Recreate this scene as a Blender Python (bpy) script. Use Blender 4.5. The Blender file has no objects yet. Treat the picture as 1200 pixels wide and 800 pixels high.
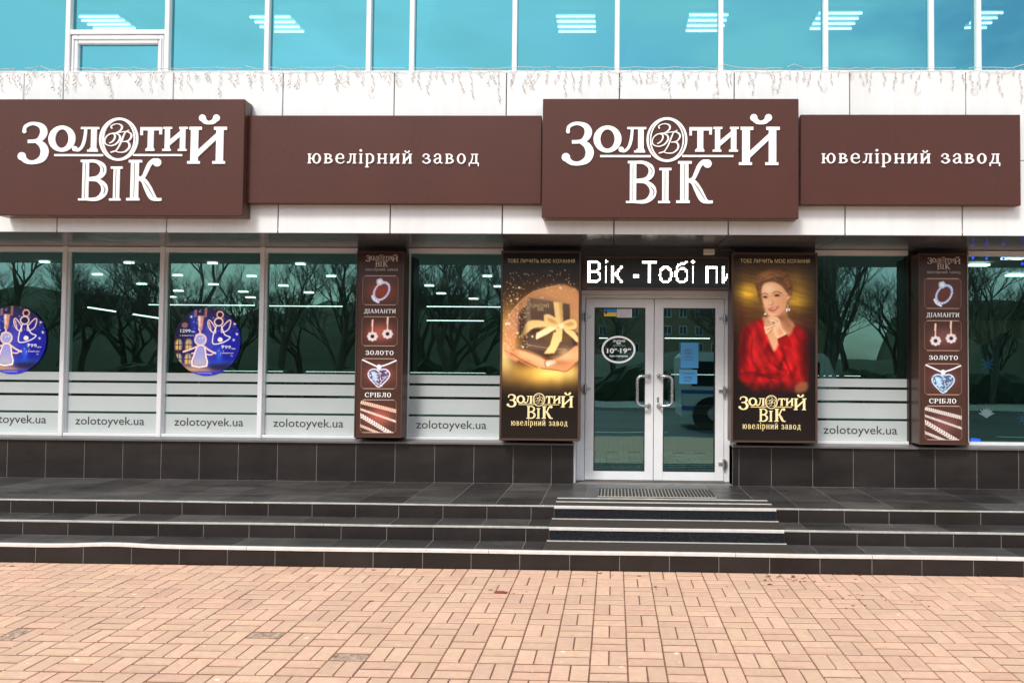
import bpy, math, random
import numpy as np
from mathutils import Matrix, Vector
random.seed(7); np.random.seed(7)
SC = bpy.context.scene
COL = SC.collection

# ------------------------------------------------------------------ camera, world, sun, exposure
F, CX, CY, EYE = 867.0, 700.0, 403.7, 1.69
YAW, PITCH, ROLL = -0.0229, 0.0282, 0.0082
_d = Vector((math.sin(YAW)*math.cos(PITCH), math.cos(YAW)*math.cos(PITCH), math.sin(PITCH)))
_r0 = Vector((math.cos(YAW), -math.sin(YAW), 0)); _u0 = _r0.cross(_d)
_r = _r0*math.cos(ROLL) + _u0*math.sin(ROLL); _u = _r.cross(_d)
cam_data = bpy.data.cameras.new('camera'); cam = bpy.data.objects.new('camera', cam_data); COL.objects.link(cam)
m = Matrix.Identity(4)
for i in range(3):
    m[i][0] = _r[i]; m[i][1] = _u[i]; m[i][2] = -_d[i]
m[2][3] = EYE
cam.matrix_world = m
cam_data.sensor_width = 36; cam_data.lens = F/1200*36
cam_data.shift_x = -(CX-600)/1200; cam_data.shift_y = (CY-400)/1200
cam_data.clip_start = .05; cam_data.clip_end = 2000
SC.camera = cam

world = bpy.data.worlds.new("World"); SC.world = world; world.use_nodes = True
wn = world.node_tree.nodes; wl = world.node_tree.links
bg = wn['Background']; bg.inputs['Strength'].default_value = 0.105
sky = wn.new('ShaderNodeTexSky'); sky.sky_type = 'NISHITA'; sky.sun_disc = False
SUN_EL, SUN_AZ = 48, 205          # degrees; azimuth measured clockwise from +Y
sky.sun_elevation = math.radians(SUN_EL); sky.sun_rotation = math.radians(SUN_AZ)
sky.air_density = 1.0; sky.dust_density = 2.5
tc = wn.new('ShaderNodeTexCoord'); mp = wn.new('ShaderNodeMapping'); mp.inputs['Scale'].default_value = (1, 1, 2.6)
nz = wn.new('ShaderNodeTexNoise'); nz.inputs['Scale'].default_value = 4.5; nz.inputs['Detail'].default_value = 6
cr = wn.new('ShaderNodeValToRGB'); cr.color_ramp.elements[0].position = .36; cr.color_ramp.elements[1].position = .62
cr.color_ramp.elements[0].color = (.12,.12,.12,1); cr.color_ramp.elements[1].color = (1,1,1,1)
mx = wn.new('ShaderNodeMix'); mx.data_type = 'RGBA'
mx.inputs[7].default_value = (7.6, 7.7, 7.9, 1)      # bright cloud deck
wl.new(tc.outputs['Generated'], mp.inputs['Vector']); wl.new(mp.outputs[0], nz.inputs['Vector'])
wl.new(nz.outputs['Fac'], cr.inputs[0]); wl.new(cr.outputs[0], mx.inputs[0]); wl.new(sky.outputs[0], mx.inputs[6])
wl.new(mx.outputs[2], bg.inputs['Color'])
sd = bpy.data.lights.new('sun', 'SUN'); sd.energy = 1.5; sd.angle = math.radians(14); sd.color = (1, .95, .88)
sun = bpy.data.objects.new('sun', sd); COL.objects.link(sun)
az, el = math.radians(SUN_AZ), math.radians(SUN_EL)
sdir = Vector((math.sin(az)*math.cos(el), math.cos(az)*math.cos(el), math.sin(el)))
sun.rotation_euler = sdir.to_track_quat('Z', 'Y').to_euler()
SC.view_settings.view_transform = 'Standard'; SC.view_settings.look = 'None'
SC.view_settings.exposure = 0.80; SC.view_settings.gamma = 1
SC.cycles.transparent_max_bounces = 16

# ------------------------------------------------------------------ measuring helpers
def ray(x, y): return _d + _r*((x-CX)/F) - _u*((y-CY)/F)
def W(x, y, Y):                      # a point of the photograph on the vertical plane at depth Y -> (X, Z)
    v = ray(x, y); t = Y/v.y
    return v.x*t, EYE+v.z*t
def WG(x, y, z=0.0):                 # a point of the photograph on the level plane at height z -> (X, Y)
    v = ray(x, y); t = (z-EYE)/v.z
    return v.x*t, v.y*t
def P(X, Y, Z):
    v = Vector((X, Y, Z-EYE)); k = v.dot(_d)
    return CX+F*v.dot(_r)/k, CY-F*v.dot(_u)/k

# ------------------------------------------------------------------ materials
def lin(c):
    return tuple((v/255/12.92 if v/255 <= .04045 else ((v/255+.055)/1.055)**2.4) for v in c)
def mat(name, col, rough=.5, metal=0, var=0, vscale=6, bump=0, bscale=60, rnd=0, emit=None, estr=0, tint2=None, spec=.5, coat=0, stretch=None, dirt=0, dscale=.9):
    m = bpy.data.materials.new(name); m.use_nodes = True
    n = m.node_tree.nodes; l = m.node_tree.links; b = n['Principled BSDF']
    b.inputs['Base Color'].default_value = (*col, 1); b.inputs['Roughness'].default_value = rough
    b.inputs['Metallic'].default_value = metal; b.inputs['Specular IOR Level'].default_value = spec
    b.inputs['Coat Weight'].default_value = coat
    geo = n.new('ShaderNodeNewGeometry'); pos = geo.outputs['Position']
    if stretch:
        mp = n.new('ShaderNodeMapping'); mp.inputs['Scale'].default_value = stretch; l.new(pos, mp.inputs[0]); pos = mp.outputs[0]
    src = None
    if var or tint2:
        nz = n.new('ShaderNodeTexNoise'); nz.inputs['Scale'].default_value = vscale; nz.inputs['Detail'].default_value = 8
        nz.inputs['Roughness'].default_value = .65
        l.new(pos, nz.inputs['Vector'])
        mx = n.new('ShaderNodeMix'); mx.data_type = 'RGBA'
        c2 = tint2 if tint2 else tuple(max(0, c*(1+var)) for c in col)
        c1 = tuple(max(0, c*(1-var)) for c in col)
        mx.inputs[6].default_value = (*c1, 1); mx.inputs[7].default_value = (*c2, 1)
        r = n.new('ShaderNodeMapRange'); r.inputs[1].default_value = .3; r.inputs[2].default_value = .7
        l.new(nz.outputs['Fac'], r.inputs[0]); l.new(r.outputs[0], mx.inputs[0]); src = mx.outputs[2]
        rr = n.new('ShaderNodeMapRange'); rr.inputs[1].default_value = .3; rr.inputs[2].default_value = .7
        rr.inputs[3].default_value = max(.03, rough*.75); rr.inputs[4].default_value = min(1, rough*1.25)
        l.new(nz.outputs['Fac'], rr.inputs[0]); l.new(rr.outputs[0], b.inputs['Roughness'])
    if rnd:
        oi = n.new('ShaderNodeObjectInfo'); at = n.new('ShaderNodeAttribute'); at.attribute_name = 'rnd'
        ad = n.new('ShaderNodeMath'); ad.operation = 'ADD'; l.new(oi.outputs['Random'], ad.inputs[0]); l.new(at.outputs['Fac'], ad.inputs[1])
        fr = n.new('ShaderNodeMath'); fr.operation = 'FRACT'; l.new(ad.outputs[0], fr.inputs[0])
        hs = n.new('ShaderNodeHueSaturation')
        a = n.new('ShaderNodeMapRange'); a.inputs[3].default_value = 1-rnd; a.inputs[4].default_value = 1+rnd
        l.new(fr.outputs[0], a.inputs[0]); l.new(a.outputs[0], hs.inputs['Value'])
        f2 = n.new('ShaderNodeMath'); f2.operation = 'MULTIPLY'; f2.inputs[1].default_value = 7.31; l.new(fr.outputs[0], f2.inputs[0])
        f3 = n.new('ShaderNodeMath'); f3.operation = 'FRACT'; l.new(f2.outputs[0], f3.inputs[0])
        h = n.new('ShaderNodeMapRange'); h.inputs[3].default_value = .5-rnd*.07; h.inputs[4].default_value = .5+rnd*.05
        l.new(f3.outputs[0], h.inputs[0]); l.new(h.outputs[0], hs.inputs['Hue'])
        if src: l.new(src, hs.inputs['Color'])
        else: hs.inputs['Color'].default_value = (*col, 1)
        src = hs.outputs[0]
    if dirt:                                # blotchy wear and dried water marks, independent of the light
        dn = n.new('ShaderNodeTexNoise'); dn.inputs['Scale'].default_value = dscale; dn.inputs['Detail'].default_value = 9; dn.inputs['Roughness'].default_value = .7
        l.new(geo.outputs['Position'], dn.inputs['Vector'])
        dr = n.new('ShaderNodeMapRange'); dr.inputs[1].default_value = .35; dr.inputs[2].default_value = .62; dr.inputs[3].default_value = 1-dirt; dr.inputs[4].default_value = 1+dirt*.35
        l.new(dn.outputs['Fac'], dr.inputs[0]); dh = n.new('ShaderNodeHueSaturation'); l.new(dr.outputs[0], dh.inputs['Value'])
        if src: l.new(src, dh.inputs['Color'])
        else: dh.inputs['Color'].default_value = (*col, 1)
        src = dh.outputs[0]
    if src: l.new(src, b.inputs['Base Color'])
    if bump:
        bz = n.new('ShaderNodeTexNoise'); bz.inputs['Scale'].default_value = bscale; bz.inputs['Detail'].default_value = 5
        l.new(pos, bz.inputs['Vector'])
        bp = n.new('ShaderNodeBump'); bp.inputs['Strength'].default_value = bump; bp.inputs['Distance'].default_value = .01
        l.new(bz.outputs['Fac'], bp.inputs['Height']); l.new(bp.outputs[0], b.inputs['Normal'])
    if emit:
        b.inputs['Emission Color'].default_value = (*emit, 1); b.inputs['Emission Strength'].default_value = estr
    return m
def glass_mat(name, refl, trans, fac, wob=.02, wscale=1.3):
    m = bpy.data.materials.new(name); m.use_nodes = True
    n = m.node_tree.nodes; l = m.node_tree.links; n.clear()
    out = n.new('ShaderNodeOutputMaterial'); mx = n.new('ShaderNodeMixShader')
    g = n.new('ShaderNodeBsdfGlossy'); g.inputs['Roughness'].default_value = .0; g.inputs['Color'].default_value = (*refl, 1)
    t = n.new('ShaderNodeBsdfTransparent'); t.inputs['Color'].default_value = (*trans, 1)
    geo = n.new('ShaderNodeNewGeometry'); nz = n.new('ShaderNodeTexNoise'); nz.inputs['Scale'].default_value = wscale; nz.inputs['Detail'].default_value = 1
    bp = n.new('ShaderNodeBump'); bp.inputs['Strength'].default_value = wob; bp.inputs['Distance'].default_value = .05
    l.new(geo.outputs['Position'], nz.inputs['Vector']); l.new(nz.outputs['Fac'], bp.inputs['Height']); l.new(bp.outputs[0], g.inputs['Normal'])
    fr = n.new('ShaderNodeFresnel'); fr.inputs['IOR'].default_value = 1.5
    ad = n.new('ShaderNodeMath'); ad.operation = 'ADD'; ad.use_clamp = True; ad.inputs[1].default_value = fac
    l.new(fr.outputs[0], ad.inputs[0]); l.new(ad.outputs[0], mx.inputs[0])
    l.new(t.outputs[0], mx.inputs[1]); l.new(g.outputs[0], mx.inputs[2]); l.new(mx.outputs[0], out.inputs[0])
    return m
def art_mat(name, estr=0.0, rough=.25):
    m = bpy.data.materials.new(name); m.use_nodes = True
    n = m.node_tree.nodes; l = m.node_tree.links; b = n['Principled BSDF']
    a = n.new('ShaderNodeAttribute'); a.attribute_name = 'print'
    l.new(a.outputs['Color'], b.inputs['Base Color']); b.inputs['Roughness'].default_value = rough
    if estr:
        l.new(a.outputs['Color'], b.inputs['Emission Color']); b.inputs['Emission Strength'].default_value = estr
    return m

M = {}
M['paver'] = mat('paver', (.65,.425,.30), .85, var=.10, vscale=22, bump=.35, bscale=160, rnd=.08, dirt=.09, dscale=1.1)
M['paver_broken'] = mat('paver_broken', (.14,.07,.045), .95, vscale=26, bump=1, bscale=70, tint2=(.66,.50,.38))
M['joint'] = mat('joint_sand', (.19,.098,.064), .95, var=.4, vscale=20)
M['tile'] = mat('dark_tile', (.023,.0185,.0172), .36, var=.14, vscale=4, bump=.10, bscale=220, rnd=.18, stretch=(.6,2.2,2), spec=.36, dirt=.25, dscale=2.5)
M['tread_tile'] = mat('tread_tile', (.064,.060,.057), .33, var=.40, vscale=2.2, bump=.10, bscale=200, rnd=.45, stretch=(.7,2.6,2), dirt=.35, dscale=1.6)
M['grout'] = mat('grout', (.22,.20,.185), .9, var=.3, vscale=8)
M['sill'] = mat('sill_stone', (.15,.145,.14), .35, var=.15, vscale=5)
M['nosing'] = mat('nosing_metal', (.86,.85,.82), .35, metal=.35, var=.10, vscale=12, bump=.05)
M['nosing_dull'] = mat('nosing_metal_dull', (.55,.54,.51), .4, metal=.3, var=.2, vscale=9)
M['carpet'] = mat('riser_carpet', (.002,.002,.003), .95, vscale=75, bump=.5, bscale=200, tint2=(.040,.043,.050), spec=.05)
M['tread_mat'] = mat('tread_carpet', (.058,.048,.039), .95, var=.35, vscale=60, bump=.6, bscale=300, spec=.2)
M['white_panel'] = mat('white_panel', (.80,.82,.82), .38, var=.045, vscale=2.2, stretch=(5,1,.45), rnd=.02, bump=.01, bscale=4, dirt=.04, dscale=1.5)
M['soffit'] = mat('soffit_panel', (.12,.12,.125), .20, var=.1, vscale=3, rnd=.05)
M['gap'] = mat('panel_gap', (.03,.03,.03), .9)
M['brown'] = mat('brown_sign', (.082,.027,.0185), .30, var=.05, vscale=1.5, spec=.32, stretch=(1,1,.5))
M['brown_frame'] = mat('brown_frame', (.085,.045,.034), .35, var=.1, vscale=6)
M['dark_frame'] = mat('dark_frame', (.022,.014,.012), .4)
M['letter'] = mat('white_letter', (.86,.86,.85), .35, emit=(1,1,1), estr=.12)
M['groove'] = mat('letter_groove', (.16,.15,.12), .5)
M['gold'] = mat('gold_print', lin((246,226,170)), .35, emit=lin((246,226,170)), estr=.12)
M['gold_dim'] = mat('gold_print_dim', lin((205,180,130)), .4, emit=lin((205,180,130)), estr=.10)
M['silver_print'] = mat('silver_print', lin((215,200,190)), .4)
M['frame'] = mat('white_frame', (.79,.805,.82), .35, var=.03, vscale=5)
M['frame_grey'] = mat('grey_frame', (.27,.245,.235), .4, var=.05, vscale=5)
M['steel'] = mat('brushed_steel', (.55,.56,.57), .28, metal=.9, var=.08, vscale=30)
M['frost'] = mat('frosted_film', (.50,.555,.555), .55, var=.03, vscale=3)
M['url'] = mat('url_print', (.045,.042,.045), .5)
M['upper_glass'] = glass_mat('tinted_blue_glass', (.19,.70,.80), (.30,.62,.70), .50)
M['shop_glass'] = glass_mat('green_shop_glass', (.36,.78,.70), (.36,.58,.54), .25, .05, 1.0)
M['door_glass'] = glass_mat('door_glass', (.38,.80,.80), (.42,.6,.58), .30, .02)
M['black'] = mat('black_plastic', (.010,.010,.011), .35)
M['led'] = mat('led_light', (1,1,1), .5, emit=(1,1,.86), estr=3.6)
M['lamp'] = mat('lamp_light', (1,1,1), .5, emit=(1,.97,.90), estr=2.4)
M['tube'] = mat('tube_light', (1,1,1), .5, emit=(.95,1,1), estr=3.2)
M['blue_lamp'] = mat('blue_lamp', (.02,.03,.8), .5, emit=(.03,.06,1), estr=2.5)
M['beige'] = mat('beige_plastic', (.55,.50,.42), .5)
M['grate'] = mat('door_grate', (.045,.042,.038), .55, metal=.2, var=.3, vscale=25)
M['grate_gap'] = mat('grate_insert', (.33,.31,.27), .8, vscale=30, tint2=(.5,.47,.42), bump=.4)
M['wire'] = mat('light_wire', (.68,.66,.62), .6)
M['bulb'] = mat('clear_bulb', (.40,.36,.31), .3)
M['wall_in'] = mat('inside_wall', (.12,.10,.085), .8, var=.2, vscale=1)
M['floor_in'] = mat('inside_floor', (.11,.11,.11), .3, var=.1)
M['ceil_in'] = mat('inside_ceiling', (.35,.36,.36), .8)
M['wood'] = mat('cabinet_wood', (.10,.06,.04), .4, var=.2)
M['cloth'] = mat('dark_cloth', (.010,.012,.022), .9, var=.3, vscale=12)
M['blind'] = mat('curtain_beige', (.30,.26,.16), .8, var=.2, vscale=6)
M['sheer'] = mat('pale_curtain', (.20,.26,.27), .9, var=.2, vscale=6)
M['tanband'] = mat('tan_laminate', (.55,.45,.26), .5); M['greyband'] = mat('grey_laminate', (.25,.27,.30), .5)
M['blue_decor'] = mat('blue_decoration', (.03,.14,.34), .5, emit=(.03,.15,.4), estr=.12)
M['pale_decal'] = mat('pale_decal', (.13,.20,.22), .5)
M['bark'] = mat('tree_bark', (.105,.092,.066), .9, var=.35, vscale=3, bump=.5, bscale=20)
M['brick'] = mat('far_brick', (.25,.19,.115), .9, var=.15, vscale=.6)
M['asphalt'] = mat('asphalt', (.055,.056,.058), .8, var=.2, vscale=4, bump=.3, bscale=80)
M['grass'] = mat('dry_grass', (.06,.075,.03), .95, var=.4, vscale=2)
M['kerb'] = mat('kerb_stone', (.33,.32,.30), .8, var=.15)
M['roadpaint'] = mat('road_paint', (.7,.7,.68), .7)
M['bus_body'] = mat('bus_paint', (.62,.66,.66), .3, coat=.3)
M['bus_blue'] = mat('bus_stripe', (.03,.13,.38), .3)
M['rubber'] = mat('tyre_rubber', (.015,.015,.015), .8)
M['car_glass'] = mat('dark_glass', (.02,.03,.035), .06)
M['concrete'] = mat('concrete', (.32,.31,.29), .9, var=.12)

# ------------------------------------------------------------------ object helpers
def link(name, me, m=None, parent=None, loc=(0,0,0), rot=(0,0,0), scale=(1,1,1)):
    o = bpy.data.objects.new(name, me); COL.objects.link(o)
    if m and not me.materials: me.materials.append(m)
    o.location = loc; o.rotation_euler = rot; o.scale = scale
    if parent: o.parent = parent
    return o
def thing(name, label, cat, group=None, loc=(0,0,0)):
    o = bpy.data.objects.new(name, None); COL.objects.link(o); o.location = loc; o.empty_display_size = .1
    return tag(o, label, cat, group)
def tag(o, label, cat, group=None):
    o['label'] = label; o['category'] = cat
    if group: o['group'] = group
    return o
def struct(o): o['kind'] = 'structure'; return o
def stuff(o): o['kind'] = 'stuff'; return o
class MB:
    def __init__(s): s.v = []; s.f = []
    def add(s, v, f):
        n = len(s.v); s.v += [tuple(a) for a in v]; s.f += [tuple(i+n for i in q) for q in f]; return s
    def box(s, x0, x1, y0, y1, z0, z1, c=0):
        if x0 > x1: x0, x1 = x1, x0
        if y0 > y1: y0, y1 = y1, y0
        if z0 > z1: z0, z1 = z1, z0
        c = min(c, (x1-x0)/2.5, (y1-y0)/2.5, (z1-z0)/2.5)
        if c <= 0:
            return s.add([(x0,y0,z0),(x1,y0,z0),(x1,y1,z0),(x0,y1,z0),(x0,y0,z1),(x1,y0,z1),(x1,y1,z1),(x0,y1,z1)],
                [(0,3,2,1),(4,5,6,7),(0,1,5,4),(1,2,6,5),(2,3,7,6),(3,0,4,7)])
        # chamfered on the vertical-front edges: an octagon in x/z swept in y, front face inset
        o = [(x0+c,z0),(x1-c,z0),(x1,z0+c),(x1,z1-c),(x1-c,z1),(x0+c,z1),(x0,z1-c),(x0,z0+c)]
        i_ = [(x0+2*c,z0+c),(x1-2*c,z0+c),(x1-c,z0+2*c),(x1-c,z1-2*c),(x1-2*c,z1-c),(x0+2*c,z1-c),(x0+c,z1-2*c),(x0+c,z0+2*c)]
        v = [(a,y0,b) for a,b in i_]+[(a,y0+c,b) for a,b in o]+[(a,y1,b) for a,b in o]
        f = [tuple(range(8)), tuple(range(23,15,-1))]
        for k in range(8):
            j = (k+1) % 8
            f += [(k,k+8,j+8,j),(k+8,k+16,j+16,j+8)]
        return s.add(v, f)
    def tube(s, pts, rad, n=8, cap=True):
        pts = [Vector(p) for p in pts]; rads = rad if isinstance(rad, (list, tuple)) else [rad]*len(pts)
        v = []; f = []; ref = None
        for i, p in enumerate(pts):
            t = (pts[min(i+1, len(pts)-1)]-pts[max(i-1, 0)]).normalized()
            if ref is None: ref = Vector((0,0,1)) if abs(t.z) < .9 else Vector((1,0,0))
            a = t.cross(ref).normalized(); b = a.cross(t).normalized(); ref = b
            for k in range(n):
                w = 2*math.pi*k/n; v.append(p+(a*math.cos(w)+b*math.sin(w))*rads[i])
        for i in range(len(pts)-1):
            for k in range(n):
                j = (k+1) % n; f.append((i*n+k, i*n+j, (i+1)*n+j, (i+1)*n+k))
        if cap: f += [tuple(range(n-1,-1,-1)), tuple((len(pts)-1)*n+k for k in range(n))]
        return s.add(v, f)
    def disc(s, cx, y, cz, rx, rz, n=40, th=0):
        v = [(cx+rx*math.cos(2*math.pi*k/n), y, cz+rz*math.sin(2*math.pi*k/n)) for k in range(n)]
        if not th: return s.add(v, [tuple(range(n))])
        v += [(a, y+th, b) for a, _, b in v]
        return s.add(v, [tuple(range(n)), tuple(range(2*n-1, n-1, -1))]+[(k, n+k, n+(k+1)%n, (k+1)%n) for k in range(n)])
    def mesh(s, name, m, smooth=False):
        me = bpy.data.meshes.new(name); me.from_pydata(s.v, [], s.f); me.update()
        if m: me.materials.append(m)
        if smooth: me.shade_smooth()
        return me
    def build(s, name, m, parent=None, smooth=False):
        return link(name, s.mesh(name, m, smooth), None, parent)
def unit(front, m, c):            # unit piece with its worn edge chamfered on the front (-Y) or the top (+Z)
    k = ('u', front, m.name, c)
    if k in CACHE: return CACHE[k]
    h = .5; a = h-c
    if front:
        v = [(-a,-h,-a),(a,-h,-a),(a,-h,a),(-a,-h,a),(-h,-h+.12,-h),(h,-h+.12,-h),(h,-h+.12,h),(-h,-h+.12,h),(-h,h,-h),(h,h,-h),(h,h,h),(-h,h,h)]
    else:
        v = [(-a,-a,h),(a,-a,h),(a,a,h),(-a,a,h),(-h,-h,h-.12),(h,-h,h-.12),(h,h,h-.12),(-h,h,h-.12),(-h,-h,-h),(h,-h,-h),(h,h,-h),(-h,h,-h)]
    f = [(0,1,2,3)]+[(i,4+i,4+(i+1)%4,(i+1)%4) for i in range(4)]+[(4+i,8+i,8+(i+1)%4,4+(i+1)%4) for i in range(4)]+[(11,10,9,8)]
    me = bpy.data.meshes.new('piece'); me.from_pydata(v, [], f); me.update(); me.materials.append(m)
    CACHE[k] = me; return me
CACHE = {}
def piece(name, x0, x1, y0, y1, z0, z1, m, parent, front=True, c=.015, rz=0):
    me = unit(front, m, c)
    return link(name, me, None, parent, ((x0+x1)/2, (y0+y1)/2, (z0+z1)/2), (0,0,rz), (x1-x0, y1-y0, z1-z0))

# ---- flat lettering: strokes, rings, polygons in a 2-D frame (x right, y up), raised from a surface facing -Y
def cat(pts, n=7):
    out = []; L = len(pts)
    for i in range(L-1):
        p0, p1, p2, p3 = pts[max(i-1,0)], pts[i], pts[i+1], pts[min(i+2,L-1)]
        for k in range(n):
            t = k/n
            out.append(tuple(.5*((2*b)+(c-a)*t+(2*a-5*b+4*c-d)*t*t+(3*b-a-3*c+d)*t**3) for a,b,c,d in zip(p0,p1,p2,p3)))
    out.append(pts[-1]); return out
def prim(p, n=7):                  # -> (verts2d, faces)
    k = p[0]
    if k == 'P': return list(p[1]), [tuple(range(len(p[1])))]
    if k == 'B': x0,y0,x1,y1 = p[1:]; return [(x0,y0),(x1,y0),(x1,y1),(x0,y1)], [(0,1,2,3)]
    if k == 'C':
        cx,cy,r = p[1:4]; q = 18
        return [(cx+r*math.cos(2*math.pi*i/q), cy+r*math.sin(2*math.pi*i/q)) for i in range(q)], [tuple(range(q))]
    if k == 'R':
        cx,cy,rx,ry,tx,ty = p[1:]; q = 40; v = []
        for i in range(q):
            a = 2*math.pi*i/q; c, s = math.cos(a), math.sin(a)
            v += [(cx+rx*c, cy+ry*s), (cx+(rx-tx)*c, cy+(ry-ty)*s)]
        return v, [(2*i, (2*i+2)%(2*q), (2*i+3)%(2*q), 2*i+1) for i in range(q)]
    if k == 'S':
        pts = cat(p[1], n) if len(p[1]) > 2 else p[1]; v = []
        for i, (x, y, w) in enumerate(pts):
            a, b = pts[max(i-1,0)], pts[min(i+1,len(pts)-1)]
            dx, dy = b[0]-a[0], b[1]-a[1]; L = math.hypot(dx, dy) or 1
            v += [(x-dy/L*w/2, y+dx/L*w/2), (x+dy/L*w/2, y-dx/L*w/2)]
        return v, [(2*i, 2*i+1, 2*i+3, 2*i+2) for i in range(len(pts)-1)]
def letters(name, prims, fx, fz, Y, th, m, parent, n=7, inc=.0004):
    mb = MB()
    for i, p in enumerate(prims):
        v, f = prim(p, n); y = Y-th-(i % 7)*inc
        V = [(fx(a), y, fz(b)) for a, b in v]; k = len(V)
        V += [(a, Y, b) for a, _, b in V]
        edges = {}
        for q in f:
            for j in range(len(q)):
                e = (q[j], q[(j+1) % len(q)]); edges[frozenset(e)] = None if frozenset(e) in edges else e
        F_ = list(f)+[(e[0], e[0]+k, e[1]+k, e[1]) for e in edges.values() if e]
        mb.add(V, F_)
    me = mb.mesh(name, m)
    import bmesh
    bm = bmesh.new(); bm.from_mesh(me); bmesh.ops.recalc_face_normals(bm, faces=bm.faces); bm.to_mesh(me); bm.free()
    return link(name, me, None, parent)

# the shop logo, traced once in its own units (x right, y DOWN)
K_ = 866
LOGO = [
 ('S',[(100,182,26),(108,152,26),(145,130,26),(192,128,28),(240,148,44),(261,190,58),(246,236,50),(205,266,30),(132,272,27)]),
 ('S',[(205,272,30),(250,300,52),(273,352,64),(252,410,54),(190,440,32),(130,434,36),(92,402,50)]),('C',86,392,33),('C',101,190,15),
 ('R',412,249,110,106,54,30),
 ('B',567,155,716,171),('B',652,158,696,345),('B',622,338,708,354),('B',640,326,702,345),('S',[(606,160,22),(603,210,22),(594,270,24),(575,318,22),(545,342,22),(520,332,30)]),('C',520,330,21),
 ('R',878,253,160,175,17,11),('R',878,253,134,163,11,7),
 ('B',355,375,752,391),('B',K_+132,373,K_+532,388),
 ('B',K_+188,155,K_+365,181),('B',K_+188,160,K_+207,220),('B',K_+343,160,K_+363,213),('B',K_+250,160,K_+296,345),('B',K_+233,331,K_+305,347),('B',K_+241,322,K_+299,335),
 ('B',K_+388,158,K_+428,345),('B',K_+375,153,K_+445,169),('B',K_+370,331,K_+438,347),('B',K_+512,158,K_+555,345),('B',K_+505,153,K_+573,169),('B',K_+497,331,K_+567,347),('P',[(K_+424,262),(K_+516,185),(K_+516,226),(K_+424,306)]),
 ('B',K_+600,156,K_+660,448),('B',K_+587,152,K_+687,176),('B',K_+575,429,K_+677,450),('B',K_+807,156,K_+865,448),('B',K_+788,152,K_+892,176),('B',K_+780,429,K_+882,450),('P',[(K_+655,345),(K_+812,200),(K_+812,250),(K_+655,400)]),
 ('S',[(K_+690,80,46),(K_+712,108,38),(K_+745,118,28),(K_+780,108,38),(K_+804,80,46)]),('C',K_+690,80,28),('C',K_+804,80,28),
 ('B',590,425,640,745),('B',573,420,660,439),('B',560,733,660,749),
 ('S',[(630,431,22),(700,434,26),(752,470,42),(755,525,46),(712,565,32),(630,575,26)]),('S',[(640,580,24),(715,586,28),(766,630,48),(766,688,50),(715,734,32),(630,740,22)]),
 ('B',843,480,893,744),('B',820,474,915,492),('B',812,732,905,749),
 ('B',K_+118,428,K_+182,744),('B',K_+100,421,K_+207,441),('B',K_+87,728,K_+193,748),
 ('S',[(K_+175,574,24),(K_+218,558,28),(K_+243,510,32),(K_+268,455,34),(K_+302,426,36),(K_+330,440,50)]),('C',K_+330,440,33),
 ('S',[(K_+175,568,26),(K_+222,586,42),(K_+258,645,58),(K_+296,715,56),(K_+335,738,26),(K_+372,737,22)]),
]
_mono = [ # the curly monogram in the ring
 [(440,265,26),(425,232,20),(470,200,14),(530,190,14),(590,212,28),(602,260,32),(562,310,22),(500,338,14),(455,335,10)],
 [(500,345,12),(558,370,28),(576,430,32),(520,510,24),(430,545,18),(350,522,18),(328,470,18),(350,400,18),(420,350,18),(482,362,22),(492,412,28),(460,470,22),(405,503,16)],
 [(720,290,12),(660,330,18),(620,420,28),(570,540,24),(510,625,16),(430,655,12)],
 [(430,650,16),(500,632,16),(560,650,16),(650,645,20),(720,590,32),(735,530,34),(700,482,24),(620,480,14)],
 [(620,480,12),(712,462,22),(760,395,32),(742,342,28),(670,315,16),(560,330,12),(480,350,8)]]
for s in _mono: LOGO.append(('S',[(x*.5+600, y*.5+33.3, w*.40) for x,y,w in s]))
GROOVES = [('B',611,445,616,728),('B',862,495,867,728),('B',K_+147,445,K_+152,722),
 ('S',[(738,465,3),(763,490,7),(758,530,3)]),('S',[(752,620,3),(778,655,8),(768,695,3)]),('S',[(K_+225,590,3),(K_+262,640,7),(K_+312,722,4)])]
def logo(name, x0, x1, z1, z0, Y, m, parent, th=.012, n=7, grooves=None):
    sx = (x1-x0)/1706; sz = (z1-z0)/697
    fx = lambda a: x0+(a-52)*sx
    fz = lambda b: z1-(b-53)*sz
    o = letters(name, LOGO, fx, fz, Y, th, m, parent, n, inc=.0004 if th > .005 else .0001)
    if grooves: stuff(letters('letter_groove', GROOVES, fx, fz, Y-th-.0028, .0012, grooves, o, 5))
    return o

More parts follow.
